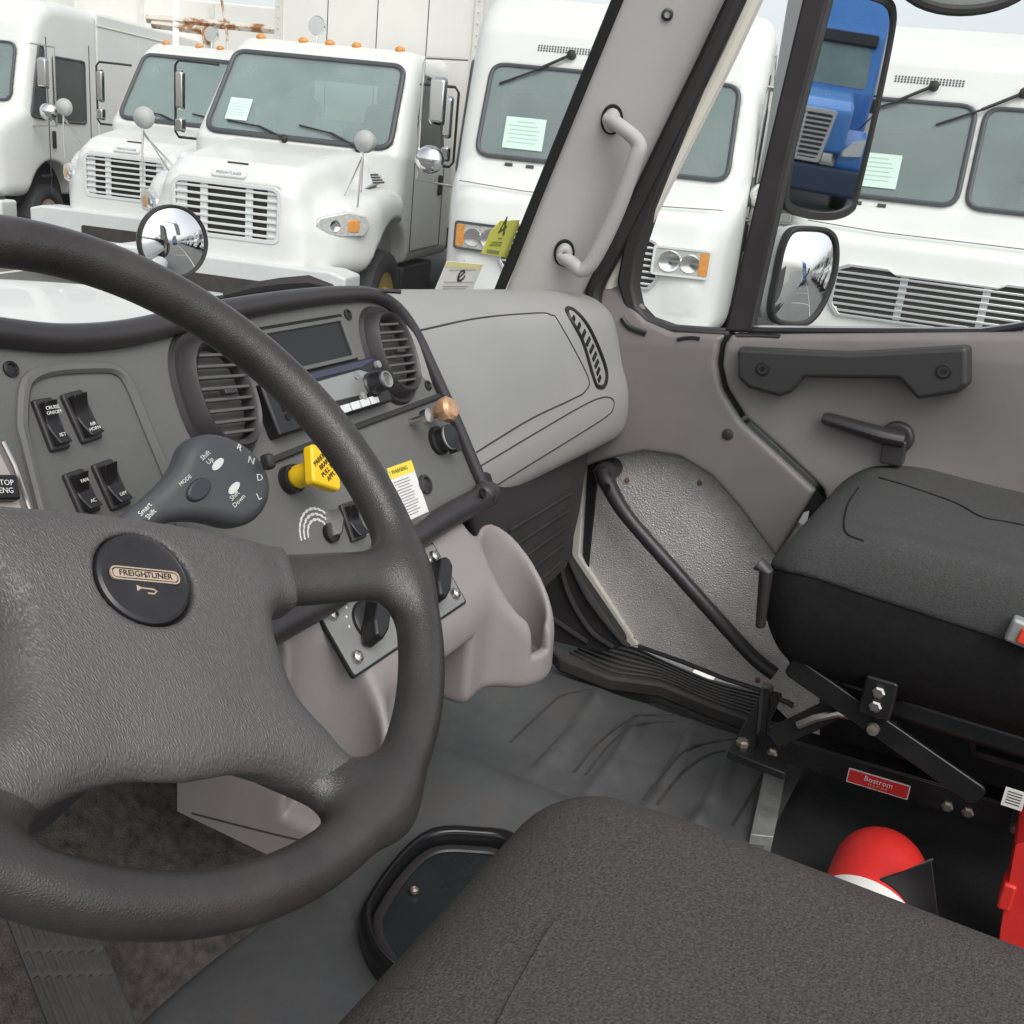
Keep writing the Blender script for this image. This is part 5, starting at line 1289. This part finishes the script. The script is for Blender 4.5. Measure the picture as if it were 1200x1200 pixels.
obj('mirror_back', MB().lathe([(.104, -.02), (.09, -.05), (.05, -.07), (.001, -.075)], FM, 32), m_smoke, fm)
obj('mirror_stalk', MB().tube([FM(0, -.02, -.06), FM(0, -.16, -.05), FM(-.02, -.36, -.02)], .010, 8), m_steel, fm)
# look-down mirror above the door window
lm_ = thing('down_mirror', 'dark rimmed look-down mirror cut off by the top edge of the picture', 'mirror', PD(1130, -30, 2.2))
LF = Fr(PD(1135, -32, 2.2), Rt, -Dn*.8-Fw*.5)
le = ell(0, 0, .145, .072, 36)
obj('mirror_rim', MB().tube([LF(p[0], p[1], 0) for p in le], .012, 8, True), m_blackm, lm_)
obj('mirror_glass', convex(le, LF, .012), m_smoke, lm_)
obj('mirror_bracket', MB().tube([LF(0, -.05, -.01), LF(.05, .25, -.05)], .012, 8), m_blackm, lm_)
# ------------------------------------------------------------------ windshield wiper, tags
wpr = thing('windshield_wiper', 'black wiper arm lying along the foot of the windshield', 'wiper', (.6, 1.05, .75))
wz = 1.30
obj('wiper_arm', MB().tube([PD(*p, wz) for p in ((262, 346), (300, 336), (330, 332), (362, 330), (390, 337))], [.003, .006, .007, .008, .004], 8), m_blackm, wpr)
obj('wiper_blade', MB().tube([PD(*p, wz+.02) for p in ((250, 350), (320, 339), (400, 338), (470, 342))], .003, 6), m_blackm, wpr)
obj('wiper_joint', MB().ball(PD(361, 331, wz), .006, 10), m_blackm, wpr)
def tag(name, label, quad, mt, X0):
    c = np.mean(np.array(quad), 0); o = onp(c[0], c[1], nW, A0-V3(.08, 0, 0)*0-nW*.02)
    f = Fr(o, (1, -.05, 0), dirA); f = Fr(o, Rt-nW*(Rt@nW), np.cross(nW, Rt-nW*(Rt@nW)))
    if f.n@ray(*c) > 0: f = Fr(o, f.s, -f.t) if False else Fr(o, Rt-nW*(Rt@nW), -Dn-nW*(-Dn@nW))
    if f.n@ray(*c) > 0: f.n = -f.n
    t = thing(name, label, 'tag', o); q = [f.px(*p) for p in quad]
    b = obj('tag_sheet', MB().prism(q, f, -.0008, .0), mt, t)
    return t, f, b
t1, f1, b1 = tag('lot_tag', 'lime green hang tag with a large 4 on the windshield', [(586, 259), (609, 258), (608, 264), (594, 302), (564, 297), (575, 272)], m_ytag, .8)
def lines(f, b, rows, mt):
    l = MB()
    for x, y, w_ in rows: l.tube([f(*f.px(x-w_/2, y), .0006), f(*f.px(x+w_/2, y), .0006)], .0009, 6)
    obj('print_lines', l, mt, b)
m_tagink = mat('tag_ink', (.10, .13, .03), .6)
text('tag_number', '4', f1.at(*f1.px(589, 268)).rot(-.25), .060, m_tagink, b1, .0006, .0002)
lines(f1, b1, [(586, 279, 4), (582, 284, 12), (580, 287, 14)], m_tagink)
obj('tag_bars', MB().prism([f1.px(*p) for p in ((571, 292), (585, 294), (584, 298), (570, 296))], f1, 0, .0008), mat('tag_bar', (.25, .28, .10), .7), b1)
t2, f2, b2 = tag('paper_tag', 'pale paper card with a small e, standing on the dash edge', [(524, 306), (566, 310), (551, 347), (508, 344)], m_paper, .8)
obj('card_head', MB().prism([f2.px(*p) for p in ((524, 306), (566, 310), (563, 316), (521, 312))], f2, 0, .0008), mat('card_yellow', (.72, .66, .32), .7), b2)
text('card_letter', 'e', f2.at(*f2.px(540, 321)).rot(-.1), .058, m_black_ink, b2, .0012, .0002)
lines(f2, b2, [(537, 330, 34), (534, 335, 30), (532, 338, 26), (530, 341, 22), (542, 316, 30)], mat('card_ink', (.35, .35, .32), .7))
# ------------------------------------------------------------------ trucks seen only in the mirrors, blue truck
for i, (y, kind) in enumerate(((-2.7, 'm'), (-6.0, 'v'), (-9.2, 'm'), (-12.4, 'm'), (-15.6, 'v'), (-18.8, 'm'), (-22, 'm'), (-25.2, 'v'), (-28.4, 'm'), (-31.6, 'v'))):
    src = [o for o in bpy.data.objects if o.parent is None and o.name == ('conventional_truck' if kind == 'm' else 'step_van')][0]
    c = copy_tree(src); c.location = (7.6, y, GZ); c.rotation_euler[2] = HD
    c['label'] = 'white parked truck seen only as a reflection in the round mirrors'; c['group'] = G0
bt = thing('sleeper_truck', 'blue sleeper tractor with chrome grille reflected in the tall passenger mirror', 'truck', (BLUE[0], BLUE[1], GZ), pi/2, world=False)
obj('hood', MB().prism(rpoly([(0, 1.0), (0, 1.70), (-.25, 1.86), (-1.5, 2.05), (-1.5, 1.0)], .1), RIGHT, -.78, .78), m_blue, bt, .10, 4)
for s in (-1, 1):
    fn = obj('fender', MB().prism(rpoly([(-.08, .75), (-.10, 1.15), (-.55, 1.42), (-1.3, 1.38), (-1.6, 1.1), (-1.6, .75)], .12), RIGHT, -s*.70, -s*1.18), m_blue, bt, .08, 3)
    hlf = Fr((-.02, s*.93, 1.12), (-.45*s, 1, 0), (-.3, 0, 1))
    obj('headlight', MB().prism(rpoly([(-.20*s, -.14), (.16*s, -.10), (.22*s, .20), (.02*s, .14), (-.18*s, -.02)], .03), hlf, -.06, .03), m_lens, bt, .01)
    wheel(bt, -1.05, s*1.1, s, m_chrome_soft)
    mr = obj('side_mirror', MB().tube([(-1.7, s*1.15, 2.8), (-1.5, s*1.5, 2.8), (-1.5, s*1.5, 2.0), (-1.7, s*1.15, 2.0)], .02, 8), m_blackm, bt)
    obj('mirror_head', MB().box((-1.5, s*1.42, 2.4), (.05, .12, .38)), m_blackm, mr, .03)
    hmr = obj('hood_mirror', MB().tube([(-.9, s*1.0, 1.42), (-.75, s*1.2, 1.75)], .015, 8).box((-.75, s*1.22, 1.85), (.05, .13, .12)), m_blackm, bt, .01)
obj('grille', MB().ring(rpoly([(-.42, .82), (.42, .82), (.52, 1.70), (-.52, 1.70)], .06), rpoly([(-.36, .88), (.36, .88), (.46, 1.62), (-.46, 1.62)], .05), FRONT, -.02, .06).box((0, 1.25, .03), (.018, .38, .01), FRONT), m_chrome_soft, bt, .01)
sb = MB()
for k in range(9): sb.box((0, .92+k*.08, .02), (.38+.008*k, .016, .015), FRONT)
obj('grille_bar', sb, m_chrome_soft, bt); obj('grille_backing', MB().box((0, 1.25, .0), (.45, .40, .008), FRONT), m_slatdark, bt)
obj('bumper', MB().prism(rpoly([(-1.2, .32), (1.2, .32), (1.22, .78), (-1.22, .78)], .08), FRONT, -.4, .14), mat('dark_blue_bumper', (.05, .075, .13), .35), bt, .06, 3)
obj('cab', MB().prism(rpoly([(-1.45, .9), (-1.45, 2.02), (-1.98, 2.95), (-2.1, 3.1), (-2.5, 3.7), (-3.2, 4.0), (-5.0, 4.0), (-5.0, .9)], .08), RIGHT, -1.15, 1.15), m_blue, bt, .09, 3)
bw = Fr((-1.45, 0, 2.02), (0, 1, 0), (-.53, 0, .93)); bws = obj('windshield', MB().prism(rpoly([(-.98, .06), (.98, .06), (.92, .86), (-.92, .86)], .1), bw, -.01, .012), m_win, bt)
obj('visor', MB().prism(rpoly([(-1.0, .86), (1.0, .86), (1.0, 1.08), (-1.0, 1.08)], .05), bw, -.01, .10), m_bezel, bt, .01)
paper_sheet(bt, bw, .45, .35, .34, .30, .016)
obj('trailer', MB().box((-9.0, 0, 2.55), (3.5, 1.25, 1.5)), m_truckbox, bt, .03)
obj('chassis', MB().box((-5, 0, .75), (4.5, .45, .2)), m_under, bt)
# far backdrop: pale trailer body and rusty rack behind the second long-hooded truck
tr = thing('box_trailer', 'long pale box trailer side behind the second truck', 'trailer', (15.5, 16.5, GZ), radians(110), world=False)
obj('trailer_side', MB().box((0, 0, 2.5), (6, 1.2, 1.55)), m_truckbox, tr, .03)
for k in range(9):
    obj('side_post', MB().box((-5.4+k*1.35, 1.215, 2.5), (.05, .015, 1.5)), m_alu_light, tr)
obj('chassis', MB().box((0, 0, .75), (5.5, .5, .2)), m_under, tr)
rk = thing('rusty_rack', 'white steel rack with rusty beam and post above the second truck', 'rack', PD(245, 60, 14.2))
def rp(x, y, z=14.2): return PD(x, y, z)
obj('rack_beam', MB().tube([rp(172, 22), rp(250, 28), rp(332, 36)], .055, 4), m_rust, rk)
obj('rack_beam', MB().tube([rp(178, 28), rp(240, 36), rp(246, 37)], .055, 4), m_rust, rk)
obj('rack_post', MB().tube([rp(240, 35), rp(244, 60), rp(247, 110, 14.2)], .07, 4), m_rust, rk)
obj('rack_post', MB().tube([rp(207, -20), rp(206, 40), rp(206, 110)], .055, 4), m_alu_light, rk)
obj('rack_post', MB().tube([rp(258, -10), rp(266, 40), rp(267, 110)], .018, 6), m_rust, rk)
